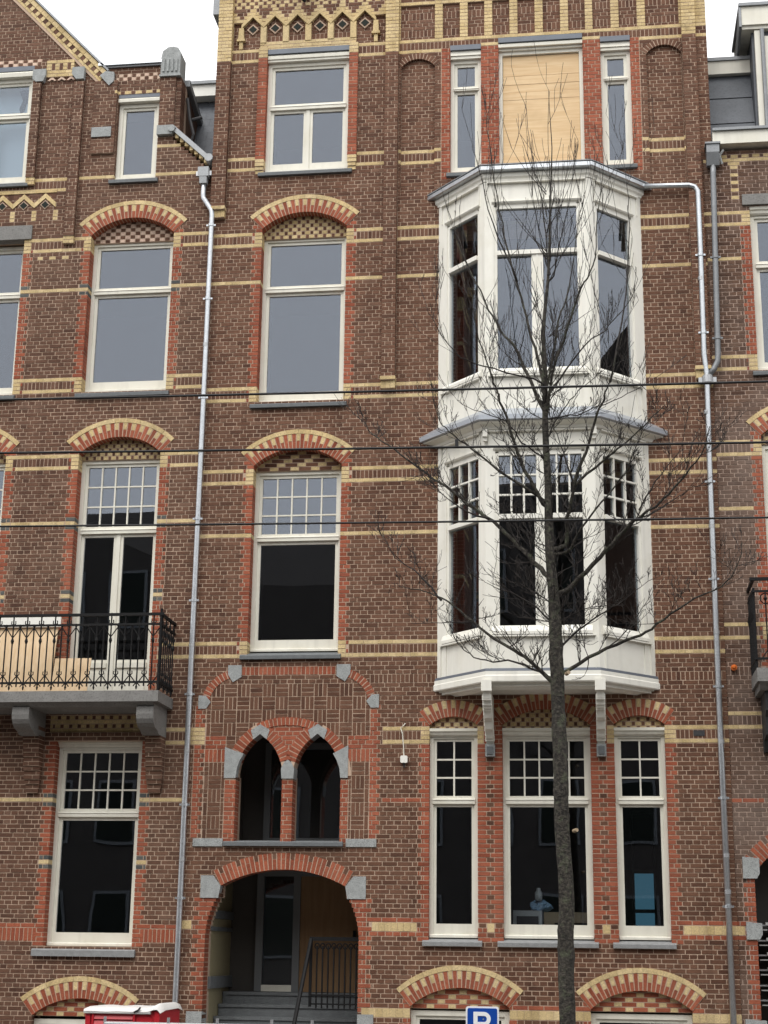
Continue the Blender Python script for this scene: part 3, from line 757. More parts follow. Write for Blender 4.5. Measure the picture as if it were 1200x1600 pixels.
# --- the bay: three faces, two storeys
BL, BR, FL, FR, BD = -2.29, .93, -1.50, .115, -.81
bay = MB().box(BL + .03, BR - .03, -.02, .02, 6.55, 6.60, 'paint_bay').build('bay_window', rm)
def facet(p, q):
    p, q = Vector((p[0], p[1], 0)), Vector((q[0], q[1], 0)); u = (q - p).normalized(); n = Vector((u.y, -u.x, 0)); W = (q - p).length
    return (lambda x, y, z: tuple(p + u * x - n * y + Vector((0, 0, z)))), W       # y<0 stands proud of the face
FAC = [facet((BL, 0), (FL, BD)), facet((FL, BD), (FR, BD)), facet((FR, BD), (BR, 0))]
P = 'paint_bay'
ZU = dict(head=14.48, p0=14.08, win=14.04, tr=13.25, wb=11.35, sill=11.25, bot=10.45)
ZL = dict(head=10.39, p0=10.05, win=10.015, tr=9.03, wb=7.39, sill=7.26, bot=6.715)
for fi, (T, W) in enumerate(FAC):
    if fi == 1: a, b = .145, W - .145
    elif fi == 0: a, b = .185 * W, .885 * W
    else: a, b = .115 * W, .815 * W
    for Z, lower in ((ZU, 0), (ZL, 1)):
        mb = MB()                                                     # posts and the boarding above and below the lights
        mb.box(.0, a, -.0, .10, Z['bot'], Z['head'], P, T); mb.box(b, W, 0, .10, Z['bot'], Z['head'], P, T)
        mb.box(a, b, .012, .10, Z['win'] + .03, Z['head'], P, T); mb.box(a, b, .012, .10, Z['bot'], Z['sill'], P, T)
        post = mb.build('casing', bay)
        hp = .04 if fi == 1 else .03                                  # sunk panels: a fine frame round each field
        for za, zb in ((Z['p0'] + .05, Z['head'] - .04), (Z['bot'] + (.05 if lower else .02), Z['sill'] - .02)):
            fr = MB(); e = .0
            xa, xb = (a - .10, b + .10) if fi == 1 else ((a - .12, b + .02) if fi == 0 else (a - .02, b + .12))
            fr.box(xa - .0, xb, -.045, .011, zb - .010, zb + .012, P, T)
            fr.box(xa, xa + .012, -.018, .011, za, zb - .016, P, T); fr.box(xb - .012, xb, -.018, .011, za, zb - .016, P, T)
            fr.build('panel_moulding', bay)
        # frame and lights
        fm = MB(); fm.box(a, a + .05, .015, .085, Z['wb'], Z['win'], P, T); fm.box(b - .05, b, .015, .085, Z['wb'], Z['win'], P, T); fm.box(a + .05, b - .05, .015, .085, Z['win'] - .035, Z['win'] + .03, P, T)
        fm.box(a + .05, b - .05, .015, .085, Z['wb'] - .10, Z['wb'] + .01, P, T); fm.box(a + .05, b - .05, -.02, .085, Z['tr'] - .035, Z['tr'] + .035, P, T)
        fm.prism([(-.02, Z['win'] + .05), (.01, Z['win'] + .04), (.01, Z['win'] + .08), (-.035, Z['win'] + .07)], a - .03, b + .03, P, T)
        fm.build('frame', bay)
        sl = MB().prism([(-.05, Z['sill']), (.01, Z['sill']), (.01, Z['wb'] + .005), (-.015, Z['wb'] - .01), (-.05, Z['sill'] + .045)], a - .06, b + .06, P, T).build('sill_board', bay)
        ya = .035; A, B = a + .05, b - .05; m = (A + B) / 2
        if fi == 1:
            MB().box(m - .09, m + .09, .005, .085, Z['wb'], Z['tr'] - .035, P, T).box(m - .012, m + .012, -.006, .004, Z['wb'], Z['tr'] - .036, P, T).build('mullion', bay)
            for p, q in ((A, m - .09), (m + .09, B)): pane(bay, p, q, Z['wb'], Z['tr'] - .03, ya + .02, T)
            if lower:
                MB().box(m - .06, m + .06, .005, .085, Z['tr'] + .035, Z['win'] - .035, P, T).build('mullion', bay); spans = [(A, m - .06, 3), (m + .06, B, 3)]
            else: pane(bay, A, B, Z['tr'] + .03, Z['win'] - .03, ya + .02, T); spans = []
        else:
            pane(bay, A, B, Z['wb'], Z['tr'] - .03, ya + .02, T)
            if lower: spans = [(A, B, 3)]
            else: pane(bay, A, B, Z['tr'] + .03, Z['win'] - .03, ya + .02, T); spans = []
        for p, q, n in spans:
            z0, z1 = Z['tr'] + .035, Z['win'] - .035; w = (q - p) / n; h = (z1 - z0) / 3
            for i in range(1, n): MB().box(p + i * w - .014, p + i * w + .014, .02, .07, z0, z1, P, T).build('glazing_bar', bay)
            for j in range(1, 3): MB().box(p, q, .024, .066, z0 + j * h - .013, z0 + j * h + .013, P, T).build('glazing_bar', bay)
            for i in range(n):
                for j in range(3): pane(bay, p + i * w, p + (i + 1) * w, z0 + j * h, z0 + (j + 1) * h, ya + .02, T)
# horizontal mouldings that run round the three faces
def offs(d):
    """outline of the bay pushed out by d"""
    out = []
    T0, W0 = FAC[0]; T1, W1 = FAC[1]; T2, W2 = FAC[2]
    def isect(Ta, Wa, Tb, Wb):
        p, r = Vector(Ta(0, -d, 0)), Vector(Ta(Wa, -d, 0)); q, s_ = Vector(Tb(0, -d, 0)), Vector(Tb(Wb, -d, 0)); r -= p; s_ -= q
        t = ((q - p).x * s_.y - (q - p).y * s_.x) / (r.x * s_.y - r.y * s_.x); return p + r * t
    def wall(T, W):
        p, r = Vector(T(0, -d, 0)), Vector(T(W, -d, 0)) - Vector(T(0, -d, 0)); return p + r * (-p.y / r.y)
    return [wall(T0, W0), isect(T0, W0, T1, W1), isect(T1, W1, T2, W2), wall(T2, W2)]
def sweep(name, prof, mat, par=bay, closed=True):
    mb = MB(); vs = []; n = len(prof)
    rows = [[(v.x, v.y, z) for v in offs(d)] for d, z in prof]
    for r in rows: vs += r
    fs = []
    for i in range(n if closed else n - 1):
        j = (i + 1) % n
        for k in range(3): fs.append((4 * i + k, 4 * i + k + 1, 4 * j + k + 1, 4 * j + k))
    fs += [tuple(4 * i for i in range(n))[::-1], tuple(4 * i + 3 for i in range(n))]
    mb.poly(vs, fs, mat); return mb.build(name, par)
sweep('cornice', [(.0, 14.47), (.015, 14.47), (.02, 14.50), (.045, 14.53), (.045, 14.60), (-.02, 14.60)], P)
sweep('roof_edge', [(-.05, 14.603), (.115, 14.603), (.135, 14.615), (.135, 14.675), (.12, 14.69), (-.05, 14.69)], 'zinc_new')
sweep('roof_rim', [(.06, 14.692), (.14, 14.692), (.14, 14.708), (.06, 14.712)], 'zinc_old')
rf = MB(); o_ = offs(.105); rf.poly([(v.x, v.y, 14.71) for v in o_] + [(-1.9, 0, 14.90), (.55, 0, 14.90)], [(0, 1, 4), (1, 2, 5, 4), (2, 3, 5)], 'zinc_old'); rf.build('roof', bay)
sweep('canopy_soffit', [(.0, 10.390), (.02, 10.365), (.045, 10.375), (.06, 10.415), (.16, 10.450), (.17, 10.467), (.0, 10.467)], P)
sweep('canopy', [(.0, 10.71), (-.015, 10.71), (-.015, 10.47), (.195, 10.47), (.21, 10.48), (.212, 10.552), (.195, 10.565)], 'zinc_mid')
for x in (FL, FR): MB().box(x - .035, x + .035, BD - .10, BD, 10.25, 10.364, P).box(x - .03, x + .03, BD - .06, BD, 10.19, 10.25, P).build('canopy_bracket', bay)
sweep('lead_strip', [(-.0, 6.730), (.028, 6.730), (.02, 6.767), (.0, 6.775)], 'lead')
sweep('bottom_moulding', [(-.04, 6.57), (.03, 6.57), (.04, 6.585), (.04, 6.66), (.03, 6.675), (.03, 6.728), (-.04, 6.728)], P)
sweep('under_moulding', [(-.28, 6.505), (-.20, 6.495), (-.10, 6.540), (-.03, 6.555), (-.03, 6.593), (-.28, 6.575)], P)
o_ = offs(-.05)
for z0, z1, nm in ((6.52, 6.73, 'bay_floor'), (10.44, 10.68, 'bay_ceiling')):
    sf = MB(); sf.poly([(v.x, v.y, z) for z in (z0, z1) for v in o_], [(0, 3, 2, 1), (4, 5, 6, 7), (0, 1, 5, 4), (1, 2, 6, 5), (2, 3, 7, 6), (3, 0, 4, 7)], P); sf.build(nm, bay)
for x in (FL - .0, FR + .0):                                      # turned wooden struts carrying the corners
    br = MB(); x0, x1 = x - .055, x + .055
    br.box(x0 - .02, x1 + .02, BD - .075, BD + .10, 6.44, 6.60, P)
    prof = [(-.93, 6.46), (-.80, 6.46), (-.45, 6.30), (-.20, 6.05), (-.02, 5.90), (-.02, 5.80)]
    br.prism([(-.82, 6.46), (-.80, 6.34), (-.70, 6.32), (-.66, 6.22), (-.58, 6.20), (-.52, 6.10), (-.42, 6.06), (-.36, 5.96), (-.24, 5.94), (-.18, 5.86), (-.10, 5.84), (-.06, 5.78), (-.012, 5.78), (-.012, 6.46)], x0, x1, P)
    for i in range(9):
        t = i / 8; br.box(x0 - .012, x1 + .012, -.79 + .67 * t, -.73 + .67 * t, 6.34 - .50 * t - .02, 6.40 - .50 * t, P)
    br.build('strut', bay)
    MB().box(x0 - .015, x1 + .015, -.11, -.012, 5.60, 5.775, 'stone_grey').box(x0 + .01, x1 - .01, -.13, -.11, 5.63, 5.74, 'bluestone').build('corbel_stone', bay)
# --- entrance hall, steps and door
e = MB(); 
e.box(-5.9, -5.68, .28, 1.75, .1, 4.35, 'wall_tile'); e.box(-3.40, -3.2, .28, 1.75, .1, 4.35, 'brick_brown'); e.box(-5.9, -3.2, .28, 1.75, 4.05, 4.35, 'room_pale')
e.box(-5.9, -3.2, 1.75, 1.9, .1, 4.35, 'room'); e.build('entrance_hall', rm)
MB().box(-5.68, -5.64, .30, 1.74, 3.28, 3.40, 'bluestone').box(-5.68, -5.65, .30, 1.74, 3.10, 3.16, 'bluestone').box(-5.68, -5.63, .30, 1.74, 2.28, 2.45, 'bluestone').build('tile_border', rm)
for i in range(9):
    z = 2.22 - .17 * i
    MB().box(-5.67, -3.41, 1.30 - .27 * i - .02, 1.745 if i == 0 else 1.30 - .27 * (i - 1) - .001, z - .045, z, 'bluestone').box(-5.67, -3.41, 1.30 - .27 * i, 1.745 if i == 0 else 1.30 - .27 * (i - 1) - .001, max(.1, z - .8), z - .046, 'bluestone').build('step', rm)
d = MB(); 
for x in (-5.20, -4.62, -3.56): d.box(x - .055, x + .055, 1.60, 1.74, 2.225, 4.05, 'joinery_grey')
d.box(-5.145, -4.675, 1.60, 1.74, 2.225, 2.32, 'paint_cream'); d.box(-5.145, -3.615, 1.605, 1.74, 3.95, 4.05, 'joinery_grey')
dr = d.build('door_frame', rm)
pane(dr, -5.145, -4.675, 2.32, 3.95, 1.66)
boxo('door_board', dr, 'plywood_brown', -4.565, -3.615, 1.63, 1.65, 2.225, 3.95); boxo('handle', dr, 'iron_black', -3.73, -3.69, 1.585, 1.63, 3.02, 3.14)
# iron railing in the entrance
rl = thing('stair_railing', (-3.75, .6, 1.9), 'black wrought iron stair railing standing inside the arched entrance', 'railing')
MB().box(-4.18, -3.42, .33, .385, 2.975, 3.03, 'iron_black').build('top_rail', rl)
MB().tube([(-4.16, .35, 3.0), (-4.21, .12, 2.52), (-4.30, -.6, 1.35), (-4.34, -.8, 1.0)], .032, 'iron_black').build('hand_rail', rl)
MB().box(-4.18, -4.14, .335, .37, 2.05, 2.98, 'iron_black').build('post', rl); MB().box(-3.46, -3.42, .335, .37, 2.05, 2.98, 'iron_black').build('post', rl)
MB().box(-4.14, -3.46, .34, .365, 2.20, 2.225, 'iron_black').box(-4.14, -3.46, .34, .365, 2.08, 2.10, 'iron_black').build('bottom_rail', rl)
for i in range(8):
    x = -4.07 + i * .083
    b_ = MB().tube([(x, .352, 2.03), (x, .352, 2.90)], .013, 'iron_black', 5)
    b_.tube([(x + .033 * math.cos(t), .352, 2.90 + .04 * math.sin(t)) for t in [j * math.pi / 5 for j in range(11)]], .009, 'iron_black', 4)
    b_.build('baluster', rl)
# loggia behind the pointed openings
lg = MB(); lg.box(-5.6, -3.5, 1.5, 1.6, 4.36, 6.3, 'room'); lg.box(-5.65, -5.5, .41, 1.5, 4.36, 6.3, 'room'); lg.box(-3.55, -3.4, .41, 1.5, 4.36, 6.3, 'room'); lg.box(-5.6, -3.5, .27, 1.5, 6.2, 6.3, 'room'); lg.box(-5.6, -3.5, .31, 1.5, 4.355, 4.40, 'concrete'); lg.build('loggia', rm)
lw_ = MB(); lw_.box(-5.15, -5.05, 1.40, 1.49, 4.40, 6.0, 'joinery_grey').box(-3.75, -3.65, 1.40, 1.49, 4.40, 6.0, 'joinery_grey').box(-5.05, -3.75, 1.40, 1.49, 4.40, 4.52, 'joinery_grey').box(-5.05, -3.75, 1.40, 1.49, 5.9, 6.0, 'joinery_grey'); lw2 = lw_.build('loggia_window', rm)
pane(lw2, -5.05, -3.75, 4.52, 5.9, 1.44)
boxo('vent_grille', rm, 'iron_dark', 1.44, 1.60, -.006, .03, 5.90, 5.98)
# ================================================================== the gabled house on the left
L = House(thing('brick_house', (-8.5, 0, 0), 'brown brick house with sloping gable, grey balcony and lower roof on the left', 'house', 'houses in the row'), -10.9, -6.075, 6, 302, 'brick_brown_north')
rl_ = L.root
def l_top(k):                                     # cut away the sky: gable slope, low parapet, pier, skew
    z = zk(k + 1)
    if z > 17.40: return (max(-8.166 - (z - 17.40) / 1.061, -12), 0)
    if z > 17.16: return (-7.05, 0)
    if z > 16.02: return (-6.69, 0)
    if z > 15.40: return (-6.80 + (16.02 - z) / .62 * .66, 0)
    return None
L.band(-11, -6, 213); L.rect(-9.0, -8.4, 211, 212, pat_dots('b', 'y', .11, .11))
L.rect(-11, -6, 202, 203, 'y'); L.band(-11, -6, 175); L.band(-11, -6, 155); L.rect(-11, -6, 141, 142, 'y')
L.band(-6.72, -6, 108); L.band(-6.60, -6, 88); L.rect(-11, -6, 75, 76, 'y')
L.rect(-11, -6, 44, 47, ('sold', 'r', 44, 3)); L.rect(-11, -6, 47, 48, 'r')
L.rect(-11, -6.1, 233, 234, 'y'); L.rect(-11, -8.57, 231, 233, ('sold', 'b', 231, 2)); L.rect(-11, -8.6, 230, 231, 'y')
LX = [-8.94 - .375 * i for i in range(6)]
for x in LX: L.rect(x + .1875 - .04, x + .1875 + .04, 222, 225, 'y')
# pilaster strips of the gable
for xa, xb, kb, kt in ((-8.567, -8.385, 217, 261), (-9.30, -9.15, 234, 262)):
    L.rect(xa, xb, kb, kt, 'b', -.075); L.rect(xa, xb, kb - 2, kb, 'y', -.06)
L.rect(-8.21, -7.80, 240, 261, 'b', -.05)
L.rect(-9.09, -8.60, 263, 268, 'y', -.04)
for i in range(3): L.rect(-9.0 + i * .14, -8.935 + i * .14, 265, 267, ('sold', 'b', 265, 2), -.04)
L.rect(-11, -9.2, 267, 269, pat_dots('p', 'b', .09, .085)); L.rect(-7.84, -7.06, 261, 263, pat_dots('p', 'b', .075, .075)); L.rect(-7.84, -7.06, 257, 258, pat_dots('y', 'b', .11, .075))
L.rect(-7.05, -6.78, 246, 262, 'b', -.04)
L.rect(-7.06, -6.6, 241, 242, 'y')
# openings
L.rect(-10.7, -9.32, 233, 267, X); L.rect(-7.78, -7.06, 232, 257, X)
for (cx, xa, xb, kb, kt, zs, rise, pt, th) in ((-7.395, -8.10, -6.69, 175, 216, 14.255, .295, pat_dots('p', 'b', .085, .085), 202), (-7.39, -8.06, -6.72, 98, 158, 10.44, .275, pat_dots('b', 'y', .05, .075), 141), (-9.95, -10.62, -9.27, 98, 158, 10.44, .275, pat_dots('b', 'y', .05, .075), 141)):
    sp = seg_arch(L, cx, zs, (xb - xa) / 2, rise)
    L.quoin(xa, -1, kb, kt + 3); L.quoin(xb, 1, kb, kt + 3)
    for k in ((213, 175) if kb > 150 else (155,)): L.rect(xa - .12, xa, k, k + 4, 'y'); L.rect(xb, xb + .12, k, k + 4, 'y')
    for k in ((202,) if kb > 150 else (141, 123)):
        for dk, c in ((-1, 'g'), (0, 'y'), (1, 'g')): L.rect(xa - .15, xa, k + dk, k + dk + 1, c); L.rect(xb, xb + .15, k + dk, k + dk + 1, c)
    L.rect(xa, xb, kb, kt, X); L.fn(lambda k, sp=sp, kt=kt: sp(k, zk(kt)) if k >= kt else None, pt, .16)
L.quoin(-9.255, 1, 175, 215); L.rect(-9.255, -9.13, 175, 179, 'y'); L.rect(-9.255, -9.13, 213, 217, 'y')
for dk, c in ((-1, 'g'), (0, 'y'), (1, 'g')): L.rect(-9.255, -9.1, 202 + dk, 203 + dk, c)
L.rect(-10.8, -9.255, 175, 217, X)
L.quoin(-8.11, -1, 43, 89); L.quoin(-6.76, 1, 43, 89)
for k in (75, 61):
    for dk, c in ((-1, 'g'), (0, 'y'), (1, 'g')): L.rect(-8.26, -8.11, k + dk, k + dk + 1, c); L.rect(-6.76, -6.61, k + dk, k + dk + 1, c)
L.rect(-8.11, -6.76, 43, 89, X)
L.rect(-8.24, -6.63, 91, 95, 'y', .04)
for kk in (92, 94): L.rect(-8.2, -6.66, kk, kk + 1, pat_dots('b', 'y', .06, .077) if kk == 92 else ('pat', lambda a, b, k: [(a + .068 + .137 * i, a + .128 + .137 * i, 'b') for i in range(12)] + [(a + .128 + .137 * i, a + .205 + .137 * i, 'y') for i in range(-1, 12)]), .04)
sp = seg_arch(L, -7.5, 1.875, .70, .245); L.rect(-8.2, -6.8, 14, 28, X); L.fn(lambda k, sp=sp: sp(k, zk(28)) if k >= 28 else None, pat_diag('r', 'y', .21, .1, .155), .07)
# brick corbels under the balcony brackets
for xa, xb in ((-8.55, -8.30), (-6.655, -6.405)):
    for k in range(77, 92): L.rect(xa + .03 * max(0, (80 - k) / 3), xb - .03 * max(0, (80 - k) / 3), k, k + 1, 'b', -.055 * (1 + (k - 77) // 3) - (.03 if k % 3 == 1 else 0))
L.fn(l_top, X)
L.fill(300)
for x in LX:                                      # chevrons and dark diamonds under the gable window
    for s_ in (-1, 1): MB().plate([(x, 14.985), (x, 15.075), (x + s_ * .187, 14.90), (x + s_ * .187, 14.81)][::s_], -.015, .03, 'brick_yellow').plate([(x + s_ * .187, 14.985), (x + s_ * .187, 15.10), (x + s_ * .105, 15.10), (x + s_ * .04, 15.06)][::s_], -.0, .02, L.brown).build('chevron', rl_)
    MB().box(x - .187, x + .187, -.012, .02, 15.085, 15.14, 'brick_yellow').build('frieze_band', rl_)
    MB().plate([(x, 14.78), (x + .085, 14.865), (x, 14.95), (x - .085, 14.865)], -.01, .02, 'mortar').build('tile_border', rl_); MB().plate([(x, 14.80), (x + .065, 14.865), (x, 14.93), (x - .065, 14.865)], -.016, -.0105, 'tile_black').build('diamond_tile', rl_)
# gable coping: yellow ring with dark headers, zinc on top
gs = math.hypot(1, 1.061); ux, uz = -1 / gs, 1.061 / gs; nx_, nz_ = uz, -ux      # up the slope, and outward
def gp(t, n): return (-8.05 + ux * t + nx_ * n, 17.28 + uz * t + nz_ * n)
def slab(t0, t1, n0, n1, y0, y1, mat, mb=None):
    mb = mb or MB(); return mb.plate([gp(t0, n0), gp(t1, n0), gp(t1, n1), gp(t0, n1)], y0, y1, mat)
cp = slab(-.05, 3.9, -.21, .055, -.02, .25, 'mortar').build('gable_edge', rl_)
for i in range(26):
    t = -.05 + i * .15
    slab(t + .003, t + .147, -.03, .05, -.045, .1, 'brick_yellow').build('edge_brick', cp)
    slab(t + .003, t + .072, -.115, -.034, -.035, .1, 'brick_yellow').build('edge_brick', cp); slab(t + .078, t + .147, -.115, -.034, -.03, .1, 'brick_brown_north').build('edge_brick', cp)
    slab(t + .003, t + .147, -.165, -.119, -.026, .1, 'brick_yellow').build('edge_brick', cp)
slab(-.03, 3.9, .06, .09, -.07, .35, 'zinc_old').build('coping', rl_); slab(.0, 3.9, .092, .17, .02, .45, 'zinc_new').build('coping', rl_)
for pts in ([(-8.12, 17.22), (-7.95, 17.02), (-7.87, 17.10), (-7.87, 17.27), (-8.02, 17.30)],):
    stone(pts, -.07, .2, 'kneeler_stone', par=rl_)
stone([(-9.31, 17.40), (-9.31, 17.22), (-9.25, 17.165), (-9.12, 17.165), (-9.08, 17.28), (-9.08, 17.40)], -.09, .15, par=rl_)
stone([(-8.61, 17.40), (-8.61, 17.27), (-8.53, 17.17), (-8.40, 17.17), (-8.39, 17.40)], -.09, .15, par=rl_)
stone([(-8.20, 16.23), (-8.20, 16.05), (-7.86, 16.05), (-7.86, 16.23)], -.075, .1, par=rl_)
for i in range(3):
    x = -8.98 + i * .17; stone([(x - .075, 17.20), (x, 17.27), (x + .075, 17.20), (x + .05, 17.19), (x, 17.22), (x - .05, 17.19)], -.03, .06, 'corbel_brick', 'brick_pink', rl_)
MB().box(-8.16, -7.04, -.07, .5, 17.41, 17.46, 'zinc_new').box(-8.14, -7.05, -.04, .4, 17.375, 17.41, 'zinc_old').build('roof_edge', rl_)
fin = MB(); 
prof = [(-.17, 17.16), (.17, 17.16), (.17, 17.58), (.12, 17.67), (.04, 17.70), (-.06, 17.69), (-.15, 17.62), (-.17, 17.5)]
fin.plate([(-6.885 + x, z) for x, z in prof], -.06, .28, 'stone_grey')
for i in range(4): fin.box(-7.02 + i * .075, -6.985 + i * .075, -.085, -.061, 17.22, 17.46, 'stone_grey')
fin.box(-7.07, -6.70, -.08, .3, 17.13, 17.165, 'stone_grey'); fin.build('finial', rl_)
# side of the dormer, skew with zinc, hopper and slate roof behind
sd_ = MB(); sd_.plate([(-6.72, 15.3), (-6.70, 15.3), (-6.70, 17.15), (-6.72, 17.15)], .28, 2.2, 'brick_brown_sooty'); sd_.build('dormer_side', rl_)
MB().prism([(.28, 17.12), (2.2, 16.6), (2.2, 16.72), (.28, 17.24)], -6.74, -6.62, 'zinc_old').build('dormer_gutter', rl_)
sk = MB(); sk.plate([(-6.80, 16.11), (-6.76, 16.18), (-6.14, 15.59), (-6.075, 15.59), (-6.075, 15.50), (-6.16, 15.50)], -.08, .5, 'zinc_matt'); sk.build('skew_coping', rl_)
for i in range(7):
    t = i / 7; x, z = -6.74 + .60 * t, 16.03 - .56 * t; MB().box(x, x + .06, -.045, .1, z - .07, z + .02, 'brick_yellow').build('edge_brick', rl_)
stone([(-7.06, 16.20), (-7.06, 16.03), (-6.80, 16.03), (-6.72, 16.12), (-6.78, 16.20)], -.08, .2, par=rl_)
MB().tube([(-6.80, -.11, 16.12), (-6.80, .3, 16.12)], .06, 'stone_grey', 12).build('scroll', rl_); MB().tube([(-6.13, -.13, 15.53), (-6.13, .3, 15.53)], .07, 'zinc_matt', 12).build('scroll', rl_)
MB().poly([(-7.3, .56, 15.2), (-5.8, .56, 15.2), (-5.8, 1.6, 17.6), (-7.3, 1.6, 17.6), (-7.3, .66, 15.2), (-5.8, .66, 15.2), (-5.8, 1.7, 17.6), (-7.3, 1.7, 17.6)], [(0, 1, 2, 3), (7, 6, 5, 4), (0, 3, 7, 4), (1, 5, 6, 2), (0, 4, 5, 1), (3, 2, 6, 7)], 'slate').build('roof_boarding', rl_)
sl = MB()
for r in range(13):
    for q in range(7):
        x = -7.15 + q * .19 + (.09 if r % 2 else 0); y, z = .5 + r * .077, 15.3 + r * .173
        sl.poly([(x, y - .012, z), (x + .185, y - .012, z), (x + .185, y + .075, z + .19), (x, y + .075, z + .19)], [(0, 1, 2, 3)], 'slate')
sl.build('slate_roof', rl_)
MB().box(-7.2, -5.8, 1.25, 1.6, 17.50, 17.72, 'paint_white').box(-7.2, -5.8, 1.2, 1.6, 17.72, 17.78, 'zinc_old').build('eaves', rl_)
MB().tube([(-6.62, .35, 16.5), (-6.40, .35, 16.55)], .03, 'iron_dark').tube([(-6.66, .3, 16.9), (-6.60, .3, 16.5), (-6.52, .3, 16.2), (-6.62, .35, 15.9)], .03, 'iron_dark').build('bracket', rl_)
# windows
w = window(L, -10.7, -9.32, 15.28, 17.275, .09, 16.55, None, True, .065, .10, (.05, .06), 0)
MB().prism([(.0, 17.332), (.2, 17.332), (.2, 17.44), (.02, 17.44), (-.01, 17.40)], -10.7, -9.32, 'paint_cream').build('head_board', w); MB().box(-10.7, -9.32, .0, .2, 17.44, 17.53, 'lead').build('lead_flashing', w)
w = window(L, -7.78, -7.06, 15.25, 16.665, .09, None, None, False, .065, .07, (.07, .05), 0)
MB().prism([(.0, 16.722), (.2, 16.722), (.2, 16.80), (.02, 16.80), (-.005, 16.77)], -7.78, -7.06, 'paint_cream').build('head_board', w); MB().box(-7.78, -7.06, .01, .2, 16.80, 16.87, 'lead').build('lead_flashing', w)
window(L, -8.10, -6.69, 11.475, 14.10, .20, 13.22, None, False, .06, .145, (.08, .06))
window(L, -10.8, -9.255, 11.48, 14.12, .20, 13.22, None, False, .06, .10, (.08, .05))
boxo('stone_lintel', rl_, 'concrete', -10.9, -9.13, -.03, .15, 14.24, 14.49)
for xa, xb in ((-8.06, -6.72), (-10.62, -9.27)):     # balcony doors
    w = window(L, xa, xb, 6.45, 10.325, .20, 9.15, (5, 3), True, .06, .62, None)
    m = (xa + xb) / 2
    for p, q in ((xa + .13, m - .10), (m + .10, xb - .13)):
        MB().box(p, q, .218, .228, 6.66, 6.95, 'paint_cream').box(p - .02, q + .02, .205, .229, 7.02, 7.10, 'paint_cream').build('door_panel', w)
window(L, -8.11, -6.76, 2.855, 5.79, .18, 4.76, (5, 3), False, .06, .15, (.15, .06), .06, smat='sill_stone')
window(L, -8.2, -6.8, 1.0, 1.83, .11, None, None, False, .07, .07, (.05, .05))
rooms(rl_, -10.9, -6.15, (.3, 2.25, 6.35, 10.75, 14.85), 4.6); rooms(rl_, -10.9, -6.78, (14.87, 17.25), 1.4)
sh_ = boxo('shade', rl_, 'film_blue', -10.7, -9.33, .34, .36, 15.3, 17.3)
MB().plate([(-9.68, 17.25), (-9.44, 17.27), (-9.40, 17.05), (-9.46, 16.98), (-9.55, 17.0), (-9.57, 16.86), (-9.64, 16.80), (-9.67, 16.9), (-9.62, 17.05)], .330, .338, 'tile_black').build('tear', sh_)
# rear window of the ground floor that shows through the room
rw = MB()
for x in (-7.30, -6.98, -6.66): rw.box(x - .025, x + .025, 4.50, 4.58, 2.6, 4.4, 'joinery_grey')
for z in (2.6, 3.35, 3.75, 4.4): rw.box(-7.30, -6.66, 4.505, 4.575, z - .03, z + .03, 'joinery_grey')
rw_ = rw.build('rear_window', rl_)
for xa, xb in ((-7.275, -7.005), (-6.955, -6.685)):
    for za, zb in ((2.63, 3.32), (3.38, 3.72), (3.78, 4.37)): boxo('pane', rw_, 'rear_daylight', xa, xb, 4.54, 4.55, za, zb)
# balcony
bal = MB().box(-9.6, -6.32, -.85, .27, 6.33, 6.49, 'concrete').prism([(-.80, 6.329), (.0, 6.329), (.0, 6.27), (-.72, 6.27)], -9.55, -6.40, 'concrete').build('balcony', rl_)
for xa, xb in ((-8.56, -8.30), (-6.66, -6.40)):
    MB().prism([(-.76, 6.268), (.02, 6.268), (.02, 5.90), (-.40, 5.90), (-.44, 5.91), (-.48, 5.94), (-.56, 5.96), (-.64, 5.98), (-.71, 6.03), (-.75, 6.09), (-.765, 6.16)], xa, xb, 'concrete').build('corbel', bal)
RB = 'iron_black'
MB().box(-9.6, -6.30, -.835, -.795, 7.62, 7.66, RB).box(-6.36, -6.32, -.794, 0, 7.62, 7.66, RB).build('top_rail', bal)
MB().box(-9.6, -6.34, -.825, -.80, 7.475, 7.505, RB).box(-6.355, -6.325, -.799, 0, 7.475, 7.505, RB).build('rail', bal)
MB().box(-9.6, -6.34, -.825, -.80, 6.605, 6.635, RB).box(-6.355, -6.325, -.799, 0, 6.605, 6.635, RB).build('rail', bal)
def baluster_mesh(tall):
    b_ = MB(); z1 = .01 if tall else -.14
    b_.tube([(0, 0, -1.10 if tall else -1.06), (0, 0, z1)],   .011, RB, 6)
    if tall:
        b_.tube([(0, 0, -1.11), (0, 0, -1.07), (0, 0, -1.05)], [.006, .017, .008], RB, 6)
        b_.tube([(0, 0, -.42), (0, 0, -.37), (0, 0, -.31)], [.010, .026, .010], RB, 6)
        for s_ in (-1, 1):
            b_.tube([(0, 0, -.32), (s_ * .105, 0, -.17)], .0085, RB, 4); b_.tube([(0, 0, -1.03), (s_ * .10, 0, -.90)], .0085, RB, 4)
            b_.tube([(0, 0, -.13), (s_ * .035, 0, -.10), (s_ * .03, 0, -.06)], .0085, RB, 4)
            b_.tube([(0, 0, -1.0), (s_ * .04, 0, -1.045), (s_ * .05, 0, -1.06)], .0085, RB, 4)
        b_.tube([(0, 0, .0), (0, 0, .03), (0, 0, .05)], [.012, .014, .004], RB, 6)
    else:
        b_.tube([(0, 0, -.17), (0, 0, -.145), (0, 0, -.11)], [.010, .021, .004], RB, 6)
        for s_ in (-1, 1): b_.tube([(0, 0, -.90), (s_ * .035, 0, -.87), (s_ * .03, 0, -.83)], .0085, RB, 4)
        b_.tube([(0, 0, -.84), (0, 0, -.80)], .014, RB, 6)
    return b_.mesh('baluster')
